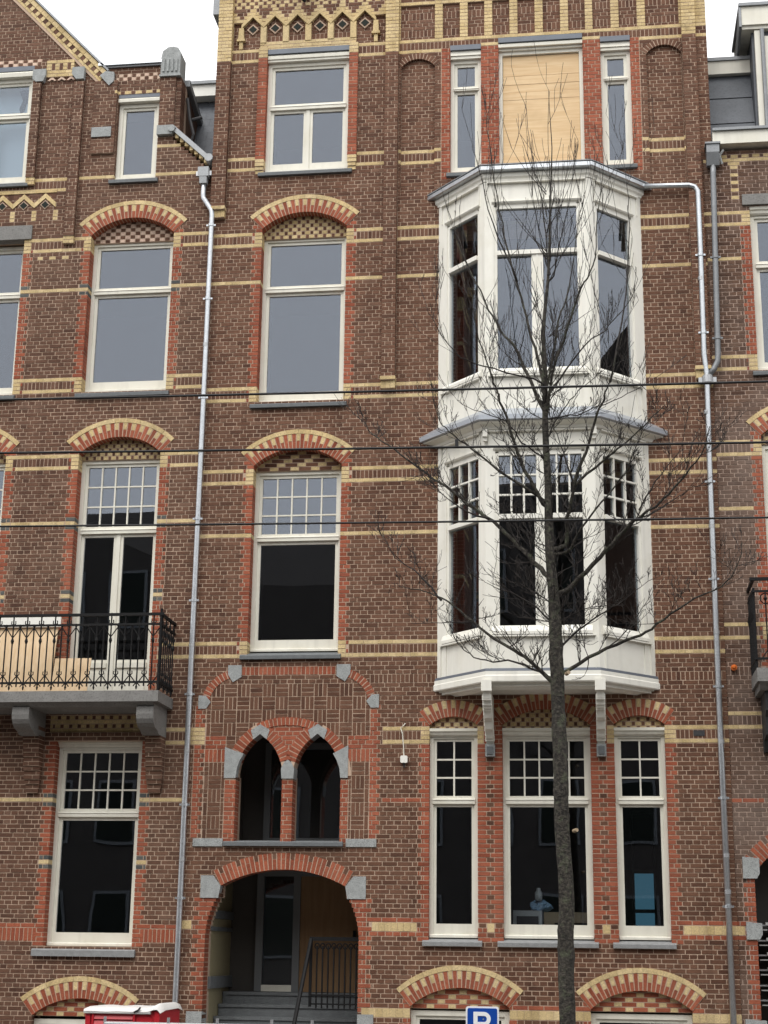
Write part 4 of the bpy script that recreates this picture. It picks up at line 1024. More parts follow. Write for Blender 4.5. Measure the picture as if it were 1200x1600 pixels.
BT, BS = baluster_mesh(True), baluster_mesh(False); offb = parent_off(bal)
for i in range(28):
    o = bpy.data.objects.new('baluster', BT if i % 2 == 0 else BS); COL.objects.link(o); o.parent = bal; o.location = Vector((-6.45 - .1085 * i, -.812, 7.62)) - offb
for i in range(7):
    o = bpy.data.objects.new('baluster', BT if i % 2 == 0 else BS); COL.objects.link(o); o.parent = bal; o.location = Vector((-6.34, -.72 + i * .108, 7.62)) - offb; o.rotation_euler = (0, 0, math.pi / 2)
MB().tube([(-6.34, -.812, 6.49), (-6.34, -.812, 7.72)], .02, RB).build('corner_post', bal)
# boards left standing on the balcony
def board(name, label, mat, x0, x1, y, z0, z1, th=.018, tilt=.05):
    o = MB().prism([(y, z0), (y + th, z0), (y + th + tilt, z1), (y + tilt, z1)], x0, x1, mat).build(name); return tag(o, label, 'board')
board('plywood_sheet', 'large sheet of pale plywood leaning against the wall behind the balcony railing', 'osb', -9.8, -8.17, -.30, 6.49, 7.60, tilt=.2)
board('plywood_sheet', 'small offcut of plywood standing before the white balcony door', 'osb', -8.15, -7.58, -.34, 6.49, 7.10, tilt=.15)
board('white_plank', 'white painted plank lying level along the top of the plywood sheet', 'paint_white', -9.8, -8.12, -.15, 7.605, 7.76, .03, 0)
# downpipe of the left house
def brackets(par, pts, mat='zinc_new'):
    for x, y, z, r in pts:
        MB().tube([(x, y, z - .022), (x, y, z + .022)], r + .010, mat, 12).box(x - r - .035, x + r + .035, y - .012, y + .012, z - .014, z + .014, mat).box(x - .012, x + .012, y, .02, z - .012, z + .012, mat).build('pipe_clip', par)
dp = MB().tube([(-6.20, -.09, 15.16), (-6.20, -.09, 14.86), (-6.19, -.09, 14.80), (-6.05, -.09, 14.58), (-6.035, -.09, 14.50), (-6.035, -.09, 9.8), (-6.045, -.09, 2.0), (-6.045, -.09, .1)], .043, 'zinc_new', 14).build('downpipe', rl_, True)
MB().box(-6.29, -6.11, -.17, -.02, 15.17, 15.34, 'zinc_matt').prism([(-.15, 15.05), (-.05, 15.05), (-.02, 15.168), (-.165, 15.168)], -6.26, -6.14, 'zinc_matt').box(-6.33, -6.29, -.12, -.06, 15.2, 15.28, 'galvanised').box(-6.11, -6.07, -.12, -.06, 15.2, 15.28, 'galvanised').build('hopper', dp)
brackets(dp, [(-6.04, -.09, z, .043) for z in (14.3, 13.0, 11.3, 9.3, 8.0, 6.55, 4.9, 3.55)])
for z in (12.2, 10.4, 7.3, 5.7, 4.1): MB().tube([(-6.04, -.09, z - .03), (-6.04, -.09, z + .03)], .0465, 'galvanised', 14).build('pipe_joint', dp)

# ================================================================== the house on the right
R = House(thing('brick_house', (3, 0, 0), 'grey brown sooty brick house with white dormer and iron balcony on the right', 'house', 'houses in the row'), 1.946, 3.6, 6, 232, 'brick_brown_sooty', 'mortar_sooty')
rr = R.root
R.band(1.9, 4, 212); R.rect(1.9, 4, 203, 204, 'y'); R.band(1.9, 4, 175); R.band(1.9, 4, 154); R.rect(1.9, 4, 141, 142, 'y'); R.band(1.9, 4, 111); R.band(1.9, 4, 91)
R.rect(1.9, 4, 103, 105, ('sold', 'b', 103, 2)); R.rect(1.9, 4, 229, 230, 'y'); R.rect(1.9, 4, 230, 231, pat_dots('y', 'b', .11, .06))
R.rect(1.9, 2.06, 47, 49, ('sold', 'y', 47, 2, .1)); R.rect(1.9, 2.06, 49, 50, 'r'); R.rect(1.9, 2.06, 46, 47, 'r'); R.rect(1.9, 2.4, 75, 76, 'r')
for k in range(218, 229):
    if k % 2: R.rect(2.36, 2.48, k, k + 1, 'y')
R.rect(2.33, 2.51, 228, 229, 'y')
R.quoin(2.63, -1, 175, 213); R.rect(2.50, 2.63, 175, 179, 'y'); R.rect(2.50, 2.63, 212, 216, 'y'); R.rect(2.63, 4, 175, 217, X)
sp = seg_arch(R, 3.30, 10.44, .68, .27); R.quoin(2.62, -1, 98, 160); R.rect(2.5, 2.62, 154, 158, 'y'); R.rect(2.5, 2.62, 111, 115, 'y'); R.rect(2.62, 4, 98, 157, X); R.fn(lambda k: sp(k, zk(157)) if k >= 157 else None, pat_dots('b', 'y'), .07)
seg_arch(R, 3.28, 4.02, 1.02, .5, 'porch', .24); R.quoin(2.21, -1, 10, 60)
R.fn(lambda k: (2.21 if zk(k) < 4.0 else 2.26 + max(0, zk(k) - 4.02) * .9, 4) if k < 68 else None, X)
R.fill(120)
for z0, z1, xa in ((3.89, 4.19, 2.05), (3.06, 3.30, 2.06), (1.3, 2.0, 1.99)): stone([(xa, z0), (2.24, z0), (2.28, z0 + .07), (2.28, z1 - .02), (xa, z1)], -.03, .14, par=rr)
window(R, 2.63, 4.0, 11.48, 14.1, .10, 13.22, None, False, .07, .10, (.08, .05), .1); boxo('stone_lintel', rr, 'concrete', 2.52, 4.1, -.04, .1, 14.26, 14.44)
window(R, 2.62, 4.0, 6.6, 10.28, .10, 9.2, (5, 3), True, .06, .6, None)
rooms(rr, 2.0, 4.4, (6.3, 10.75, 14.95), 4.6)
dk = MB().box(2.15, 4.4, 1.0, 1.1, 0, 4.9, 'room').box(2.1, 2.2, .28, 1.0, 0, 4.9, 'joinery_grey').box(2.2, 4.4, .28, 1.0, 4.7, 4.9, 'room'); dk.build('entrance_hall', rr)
for i, z in enumerate((2.25, 2.45, 2.66, 2.86, 3.06, 3.27)):
    MB().box(2.24, 3.4, .35, .9, z - .02, z, 'galvanised').box(2.36, 2.46, .32, .35, z - .01, z + .03, 'steel_pale').box(2.26, 2.38, .33, .345, z - .08, z - .065, 'steel_pale').build('letter_shelf', rr)
# gutter, mansard and dormer
MB().box(2.10, 4.6, -.16, .3, 15.28, 15.50, 'paint_cream').box(2.10, 4.6, -.20, .3, 15.50, 15.545, 'zinc_old').build('gutter', rr)
ms = MB()
for r in range(3):
    for q in range(2):
        x0, x1 = 2.1 + q * .9, 2.1 + (q + 1) * .9 - .015; z0, z1 = 15.5 + r * .56, 15.5 + (r + 1) * .56 - .012; y0, y1 = .45 + r * .17, .45 + (r + 1) * .17
        ms.poly([(x0, y0 - .01, z0), (x1, y0 - .01, z0), (x1, y1, z1), (x0, y1, z1), (x0, y0 + .02, z0), (x1, y0 + .02, z0), (x1, y1 + .03, z1), (x0, y1 + .03, z1)], [(0, 1, 2, 3), (0, 4, 5, 1), (2, 6, 7, 3), (0, 3, 7, 4), (1, 5, 6, 2)], 'slate')
ms.box(2.1, 4.6, 1.0, 1.1, 15.3, 17.2, 'slate'); ms.build('slate_roof', rr)
MB().box(2.09, 3.0, .85, 1.3, 17.12, 17.36, 'paint_cream').box(2.09, 3.0, .82, 1.3, 17.36, 17.42, 'zinc_old').build('eaves', rr)
dm = MB(); dm = dm.box(2.86, 4.6, .45, 1.6, 15.5, 17.66, 'slate').build('dormer', rr)
MB().box(2.70, 4.6, .30, 1.7, 17.68, 18.02, 'paint_cream').box(2.66, 4.6, .26, 1.7, 18.02, 18.075, 'zinc_old').box(2.70, 4.6, .34, 1.0, 17.62, 17.678, 'paint_cream').build('dormer_fascia', dm)
MB().prism([(.28, 17.64), (1.7, 17.2), (1.7, 17.3), (.28, 18.06)], 2.655, 2.695, 'zinc_old').build('dormer_verge', dm)
MB().box(2.90, 3.0, .36, .44, 15.5, 17.6, 'paint_cream').box(3.06, 3.16, .38, .44, 15.6, 17.5, 'paint_cream').box(3.16, 4.6, .38, .44, 15.6, 15.7, 'paint_cream').box(3.16, 4.6, .38, .44, 17.0, 17.06, 'paint_cream').build('dormer_frame', dm)
pane(dm, 3.16, 4.5, 15.7, 17.0, .41); pane(dm, 3.16, 4.5, 17.06, 17.6, .41)
MB().tube([(3.02, .32, 17.6), (3.02, .32, 15.55)], .035, 'zinc_old').build('downpipe', dm)
dp = MB().tube([(2.09, -.10, 14.95), (2.085, -.10, 14.8), (2.03, -.10, 11.75), (2.02, -.10, 11.62), (1.96, -.10, 11.50), (1.88, -.10, 11.40)], .045, 'zinc_old', 14).build('downpipe', rr, True)
MB().prism([(-.14, 14.92), (-.05, 14.92), (-.01, 15.12), (-.01, 15.26), (-.21, 15.26), (-.21, 15.12)], 1.99, 2.19, 'zinc_old').box(1.97, 2.21, -.23, -.01, 15.26, 15.29, 'zinc_old').tube([(2.23, -.1, 14.95), (2.2, -.1, 15.1), (2.26, -.1, 15.2)], .02, 'stone_grey').build('hopper', dp)
brackets(dp, [(2.06, -.10, 13.35, .045), (2.035, -.10, 12.0, .045)], 'zinc_old')
# downpipe from the bay of the middle house
dp = MB().tube([(1.0, -.10, 14.63), (1.70, -.10, 14.61), (1.79, -.10, 14.58), (1.835, -.10, 14.50), (1.835, -.10, 13.5), (1.82, -.10, 11.75), (1.835, -.10, 11.55), (1.85, -.10, 11.4), (1.83, -.10, 10), (1.815, -.10, 6), (1.825, -.10, .1)], .043, 'zinc_new', 14).build('downpipe', rm, True)
MB().tube([(1.855, -.10, 11.24), (1.855, -.10, 11.27), (1.855, -.10, 11.38), (1.855, -.10, 11.41)], [.05, .085, .085, .05], 'galvanised', 14).box(1.72, 1.99, -.12, -.08, 11.26, 11.36, 'galvanised').build('pipe_junction', dp)
brackets(dp, [(1.83, -.10, 13.4, .043), (1.825, -.10, 12.1, .043), (1.822, -.10, 9.7, .043), (1.818, -.10, 8.2, .043), (1.815, -.10, 6.6, .043), (1.82, -.10, 5.0, .043), (1.82, -.10, 3.5, .043)])
for z in (13.0, 10.8, 9.0, 7.4, 5.8, 4.2, 3.7): MB().tube([(1.822, -.10, z - .03), (1.822, -.10, z + .03)], .0465, 'galvanised', 14).build('pipe_joint', dp)
# balcony of the right house
bl = MB().box(2.30, 4.2, -.85, .27, 6.55, 6.74, 'concrete').prism([(-.80, 6.549), (0, 6.549), (0, 6.45), (-.7, 6.45)], 2.34, 4.2, 'concrete').build('balcony', rr)
MB().prism([(-.62, 6.449), (.02, 6.449), (.02, 5.65), (-.12, 5.65), (-.2, 5.80), (-.45, 5.85), (-.5, 6.1), (-.6, 6.18)], 2.42, 2.64, 'iron_dark').build('corbel', bl)
MB().box(2.26, 4.2, -.835, -.795, 8.0, 8.045, RB).box(2.28, 4.2, -.825, -.80, 7.83, 7.86, RB).box(2.28, 4.2, -.825, -.80, 6.86, 6.89, RB).box(2.29, 2.33, -.794, 0, 8.0, 8.045, RB).box(2.295, 2.325, -.799, 0, 7.83, 7.86, RB).box(2.295, 2.325, -.799, 0, 6.86, 6.89, RB).build('rail', bl)
for i in range(8):
    MB().tube([(2.31, -.79 + i * .1, 6.75), (2.31, -.79 + i * .1, 7.9)], .017, RB, 6).tube([(2.31, -.79 + i * .1, 7.45), (2.29, -.79 + i * .1, 7.55), (2.31, -.79 + i * .1, 7.65)], .015, RB, 5).build('baluster', bl)
for i in range(6):
    x = 2.47 + i * .17
    b_ = MB().tube([(x, -.812, 6.75), (x, -.812, 7.83)], .011, RB, 6)
    b_.tube([(x + .075 * math.cos(t), -.812, 7.74 + .075 * math.sin(t)) for t in [j * math.pi / 8 for j in range(17)]], .008, RB, 4); b_.tube([(x, -.812, 7.70), (x, -.812, 7.74), (x, -.812, 7.78)], [.006, .03, .006], RB, 8)
    for s_ in (-1, 1): b_.tube([(x, -.812, 7.0), (x + s_ * .085, -.812, 6.88)], .008, RB, 4)
    b_.tube([(x + .085, -.812, 6.75), (x + .085, -.812, 7.9)], .011, RB, 6); b_.build('baluster', bl)
MB().tube([(2.055, -.06, 6.885), (2.055, .02, 6.885)], [.045, .045], 'alarm_orange', 14).tube([(2.055, -.085, 6.885), (2.055, -.058, 6.885)], [.015, .036], 'alarm_orange', 12).build('orange_cap', rr)
# ------------------------------------------------------------------ the row goes on, and the houses across the street that the panes mirror
def plain_house(x0, x1, y0, y1, h, gable, label, group, face, mat='brick_brown'):
    """a simple row house; face -1: its front looks to -y, +1: to +y"""
    t = thing('brick_house', ((x0 + x1) / 2, (y0 + y1) / 2, 0), label, 'house', group)
    MB().box(x0, x1, y0, y1, 0, h, mat).build('wall', t)
    yf = y0 if face < 0 else y1; m = (x0 + x1) / 2
    rf = MB()
    if gable: rf.plate([(x0 + .4, h + .001), (x1 - .4, h + .001), (m, h + gable)], yf - face * .05 if face > 0 else yf + .05, yf - face * .4 if face > 0 else yf + .4, mat)
    rf.prism([(y0 + .3, h + .002), (y1 - .3, h + .002), (y1 - 2, h + 2.2), (y0 + 2, h + 2.2)], x0 + .1, x1 - .1, 'far_brick')
    rf.build('roof', t)
    n = 3; w = (x1 - x0) / n
    for fl in range(int((h - 2.5) // 3.8) + 1):
        for i in range(n):
            xa = x0 + (i + .5) * w; z = 2.6 + fl * 3.8
            if z + 2.2 > h: continue
            f = MB().box(xa - .7, xa + .7, min(yf, yf + face * .06), max(yf, yf + face * .06), z, z + 2.2, 'joinery_grey').build('window', t)
            ya = yf + face * .062
            MB().box(xa - .6, xa + .6, min(ya, ya + face * .01), max(ya, ya + face * .01), z + .1, z + 2.1, 'tile_black').build('pane', f)
    return t
xs = -62
for i, (w_, h, g) in enumerate(((8, 15.5, 2.5), (7, 16.5, 0), (9, 15.8, 3), (7.5, 16.2, 0), (8, 15.4, 2.6), (7, 16.4, 2.2), (8.5, 15.2, 0), (7, 16.6, 2.4), (8, 15.6, 0), (7.5, 16.2, 2.5), (8, 15.8, 0), (9, 16, 2.8), (8, 15.4, 0))):
    plain_house(xs, xs + w_ - .02, -42, -31, h + .35, g * .6, 'plain brick row house across the street, mirrored in the window panes', 'houses across the street', 1, 'far_brick'); xs += w_
for x0, x1, h, lab in ((-24, -17.02, 16.2, 'brick row house beyond the left edge of the photo, next but one'), (-17, -10.92, 17.4, 'brick row house joining the gabled house at the left edge')):
    plain_house(x0, x1, 0.02, 9, h, 0, lab, 'houses further along the row', -1, 'brick_brown_north')
plain_house(3.62, 8, .02, 9, 15.2, 0, 'brick row house joining the sooty house at the right edge', 'houses further along the row', -1, 'brick_brown_sooty')
plain_house(8.02, 15, -1.6, 9, 13.6, 2.0, 'brick row house standing forward of its neighbours, down the street to the right', 'houses further along the row', -1, 'brick_brown_sooty')

# ------------------------------------------------------------------ overhead wires
def wire(a, b, sag, label, r=.0085):
    pts = []; A, B = Vector(a), Vector(b)
    for i in range(25):
        t = i / 24; p = A.lerp(B, t); p.z -= sag * 4 * t * (1 - t); pts.append(p)
    return tag(MB().tube(pts, r, 'cable', 7).build('overhead_wire', None, True), label, 'wire', 'overhead wires')
def along(z0, z1, y=-9): return (-20, y, z0 + (z0 - z1) * 1.89), (15, y, z1 - (z0 - z1) * 1.77)
wire(*along(8.215, 8.145), .12, 'highest of the three black overhead wires', .012)
w2 = wire(*along(7.655, 7.545), .12, 'middle one of the three black overhead wires, with a small clip', .012)
MB().box(-1.245, -1.215, -9.02, -8.98, 7.465, 7.54, 'cable').build('wire_clip', w2)
wire(*along(6.90, 6.82), .12, 'lowest and thinnest of the three black overhead wires', .010)

# ------------------------------------------------------------------ parking sign
sg = thing('parking_sign', (-1.375, -3.7, 0), 'blue parking sign with white letter P on a post before the cellar window', 'sign')
def rrect(cx, cz, w, h, r, n=5):
    out = []
    for sx, sz, a0 in ((1, 1, 0), (-1, 1, 90), (-1, -1, 180), (1, -1, 270)):
        for i in range(n + 1):
            a = math.radians(a0 + 90 * i / n); out.append((cx + sx * (w / 2 - r) + r * math.cos(a), cz + sz * (h / 2 - r) + r * math.sin(a)))
    return out
px_, pz_ = -1.375, 2.02
MB().plate(rrect(px_, pz_, .392, .392, .03), -3.70, -3.685, 'sign_white').build('plate', sg)
MB().plate(rrect(px_, pz_, .352, .352, .02), -3.706, -3.7005, 'sign_blue').build('blue_field', sg)
lt = MB(); y0, y1 = -3.712, -3.7065
lt.box(px_ - .105, px_ - .055, y0, y1, pz_ - .135, pz_ + .135, 'sign_white')
cxx, czz, ro, ri = px_ + .02, pz_ + .055, .08, .034; outer, inner = [(px_ - .0545, czz + ro)], [(px_ - .0545, czz + ri)]
for i in range(13):
    a = math.radians(90 - 180 * i / 12); outer.append((cxx + ro * math.cos(a), czz + ro * math.sin(a))); inner.append((cxx + ri * math.cos(a), czz + ri * math.sin(a)))
outer.append((px_ - .0545, czz - ro)); inner.append((px_ - .0545, czz - ri))
for i in range(len(outer) - 1): lt.plate([outer[i], outer[i + 1], inner[i + 1], inner[i]], y0, y1, 'sign_white')
lt.build('letter', sg)
MB().tube([(px_, -3.66, 0), (px_, -3.66, 2.16)], .024, 'galvanised', 12).build('post', sg)
MB().tube([(px_ + .012, -3.716, pz_ + .052), (px_ + .012, -3.712, pz_ + .052)], .009, 'galvanised', 8).build('bolt', sg)

# ------------------------------------------------------------------ portable toilet
pt = thing('portable_toilet', (-5.73, -3.2, .12), 'red plastic portable toilet with worn white roof before the entrance arch', 'toilet')
x0, x1, y0, y1 = -6.19, -5.29, -3.75, -2.75
MB().box(x0, x1, y0, y1, .12, 2.10, 'plastic_red').box(x0 - .012, x0 + .05, y0 - .02, y0 + .04, .12, 2.10, 'plastic_red').box(x1 - .05, x1 + .012, y0 - .02, y0 + .04, .12, 2.10, 'plastic_red').build('body', pt)
for i in range(9):
    z = 1.50 + i * .062; MB().prism([(y0 - .03, z), (y0 + .01, z), (y0 + .01, z + .045), (y0 - .012, z + .045)], x0 + .10, x0 + .58, 'plastic_red').build('louvre', pt)
MB().box(x0 + .07, x0 + .095, y0 - .03, y0, .4, 2.08, 'plastic_red').box(x0 + .585, x0 + .61, y0 - .03, y0, .4, 2.08, 'plastic_red').build('trim', pt)
rfm = MB(); n = 22; vs = []; fs = []
for j, (yy, dz) in enumerate(((y0 - .05, 0), (y0 - .04, .05), (y0 + .2, .10), (y1 - .2, .10), (y1 + .04, .05), (y1 + .05, 0))):
    for i in range(n + 1):
        t = i / n; x = x0 - .03 + (x1 - x0 + .06) * t; hump =   .05 * math.exp(-((t - .93) / .07) ** 2) + .006 * math.sin(t * 17) * math.sin(j * 2.1 + t * 5) - .05 * max(0, (t - .97) / .03)
        vs.append((x, yy, 2.085 + dz * .5 + (hump if 0 < j < 5 else hump * .6 - .0)))
for j in range(5):
    for i in range(n): fs.append((j * (n + 1) + i, j * (n + 1) + i + 1, (j + 1) * (n + 1) + i + 1, (j + 1) * (n + 1) + i))
rfm.poly(vs, fs, 'plastic_roof'); rfm.box(x0 - .03, x1 - .1, y0 - .045, y1 + .04, 2.06, 2.085, 'plastic_roof'); rfm.build('roof', pt, True)
MB().tube([(x1 - .18, y0 - .01, 1.95), (x1 - .18, y1, 1.95)], .11, 'plastic_red', 14).build('tank', pt)
MB().tube([(x0 + .60, y0 - .05, 2.08), (x0 + .66, y0 - .06, 2.11), (x0 + .68, y0 - .05, 2.14)], .012, 'iron_dark', 6).build('strap', pt)

# ------------------------------------------------------------------ site fence
fc = thing('site_fence', (-4.4, -5, .12), 'galvanised construction fence panel in front of the entrance, only its top showing', 'fence')
MB().tube([(-5.58, -5, 2.0), (-3.17, -5, 2.0)], .021, 'galvanised', 10).build('top_rail', fc); MB().tube([(-5.58, -5, .3), (-3.17, -5, .3)], .019, 'galvanised', 10).build('bottom_rail', fc)
for x in (-5.58, -4.84, -4.275, -3.65, -3.19): MB().tube([(x, -5, .12), (x, -5, 2.075)], .017, 'galvanised', 10).build('post', fc)
ms = MB()
for i in range(24): ms.tube([(-5.53 + i * .1, -5, .31), (-5.53 + i * .1, -5, 1.99)], .003, 'galvanised', 4, False)
for i in range(8): ms.tube([(-5.57, -5, .45 + i * .2), (-3.2, -5, .45 + i * .2)], .003, 'galvanised', 4, False)
o = ms.build('wire_mesh', fc); o['kind'] = 'stuff'
for x in (-5.55, -3.22): MB().prism([(-5.3, .12), (-4.7, .12), (-4.75, .26), (-5.25, .26)], x - .12, x + .12, 'concrete').build('foot', fc)

# ------------------------------------------------------------------ small things on and behind the front
lp = thing('wall_lamp', (-2.77, 0, 5.5), 'small white lamp hanging from a bare cable on the brown brick', 'lamp')
MB().tube([(-2.775, -.03, 5.62), (-2.78, -.035, 5.75), (-2.80, -.03, 5.95), (-2.83, -.01, 6.03), (-2.79, -.03, 6.06), (-2.76, -.01, 6.10)], .008, 'paint_cream', 6).build('cable', lp)
MB().plate(rrect(-2.77, 5.565, .105, .105, .02), -.08, -.012, 'paint_white').build('lamp_body', lp); MB().box(-2.78, -2.76, -.04, -.02, 5.45, 5.512, 'iron_dark').build('pull', lp)
MB_ = tag(MB().box(-1.22, -.80, .62, 1.1, 2.27, 3.44, 'steel_pale').box(-1.17, -.85, .614, .619, 2.6, 3.36, 'iron_dark').build('cabinet'), 'pale grey cabinet with a dark front behind the wide ground floor window', 'cabinet')
tag(MB().box(-.77, -.62, .60, 1.1, 2.27, 3.42, 'cardboard').box(-.62, -.05, .60, 1.1, 3.27, 3.42, 'cardboard').box(-.62, -.05, .66, 1.1, 2.27, 3.269, 'iron_dark').build('cardboard_box'), 'open brown box standing beside the cabinet behind the wide window', 'box')
bgm = MB(); vs = []; fs = []; n = 18
for j in range(7):
    r = (.0, .12, .15, .14, .11, .06, .0)[j]; z = 3.445 + (.0, .0, .03, .07, .11, .14, .15)[j]
    for i in range(n):
        a = 2 * math.pi * i / n; q = r * (1 + .22 * math.sin(3 * a + j) + .12 * math.sin(7 * a + 2 * j)); vs.append((-.83 + q * 1.05 * math.cos(a), .86 + q * .8 * math.sin(a), z + .02 * math.sin(5 * a + j)))
for j in range(6):
    for i in range(n): fs.append((j * n + i, j * n + (i + 1) % n, (j + 1) * n + (i + 1) % n, (j + 1) * n + i))
bgm.poly(vs, fs, 'bag_blue'); tag(bgm.build('plastic_bag', None, False), 'crumpled blue plastic bag lying on the cabinet in the window', 'bag')
tag(MB().tube([(-.85, .80, 3.585), (-.85, .80, 3.62), (-.85, .80, 3.70), (-.85, .80, 3.74), (-.85, .80, 3.77)], [.05, .055, .055, .03, .028], 'steel_pale', 12).build('jar', None, True), 'grey jar standing on top of the blue bag', 'jar')
bw = MB()
for x in (.62, .98): bw.box(x - .02, x + .02, 4.49, 4.58, 2.7, 5.2, 'joinery_grey')
for z in (2.7, 3.2, 3.55, 4.2, 5.2): bw.box(.62, .98, 4.495, 4.575, z - .03, z + .03, 'joinery_grey')
bw = bw.build('rear_window', rm)
for za, zb in ((2.73, 3.17), (3.23, 3.52), (3.58, 4.17)): boxo('pane', bw, 'rear_daylight', .64, .96, 4.53, 4.54, za, zb)

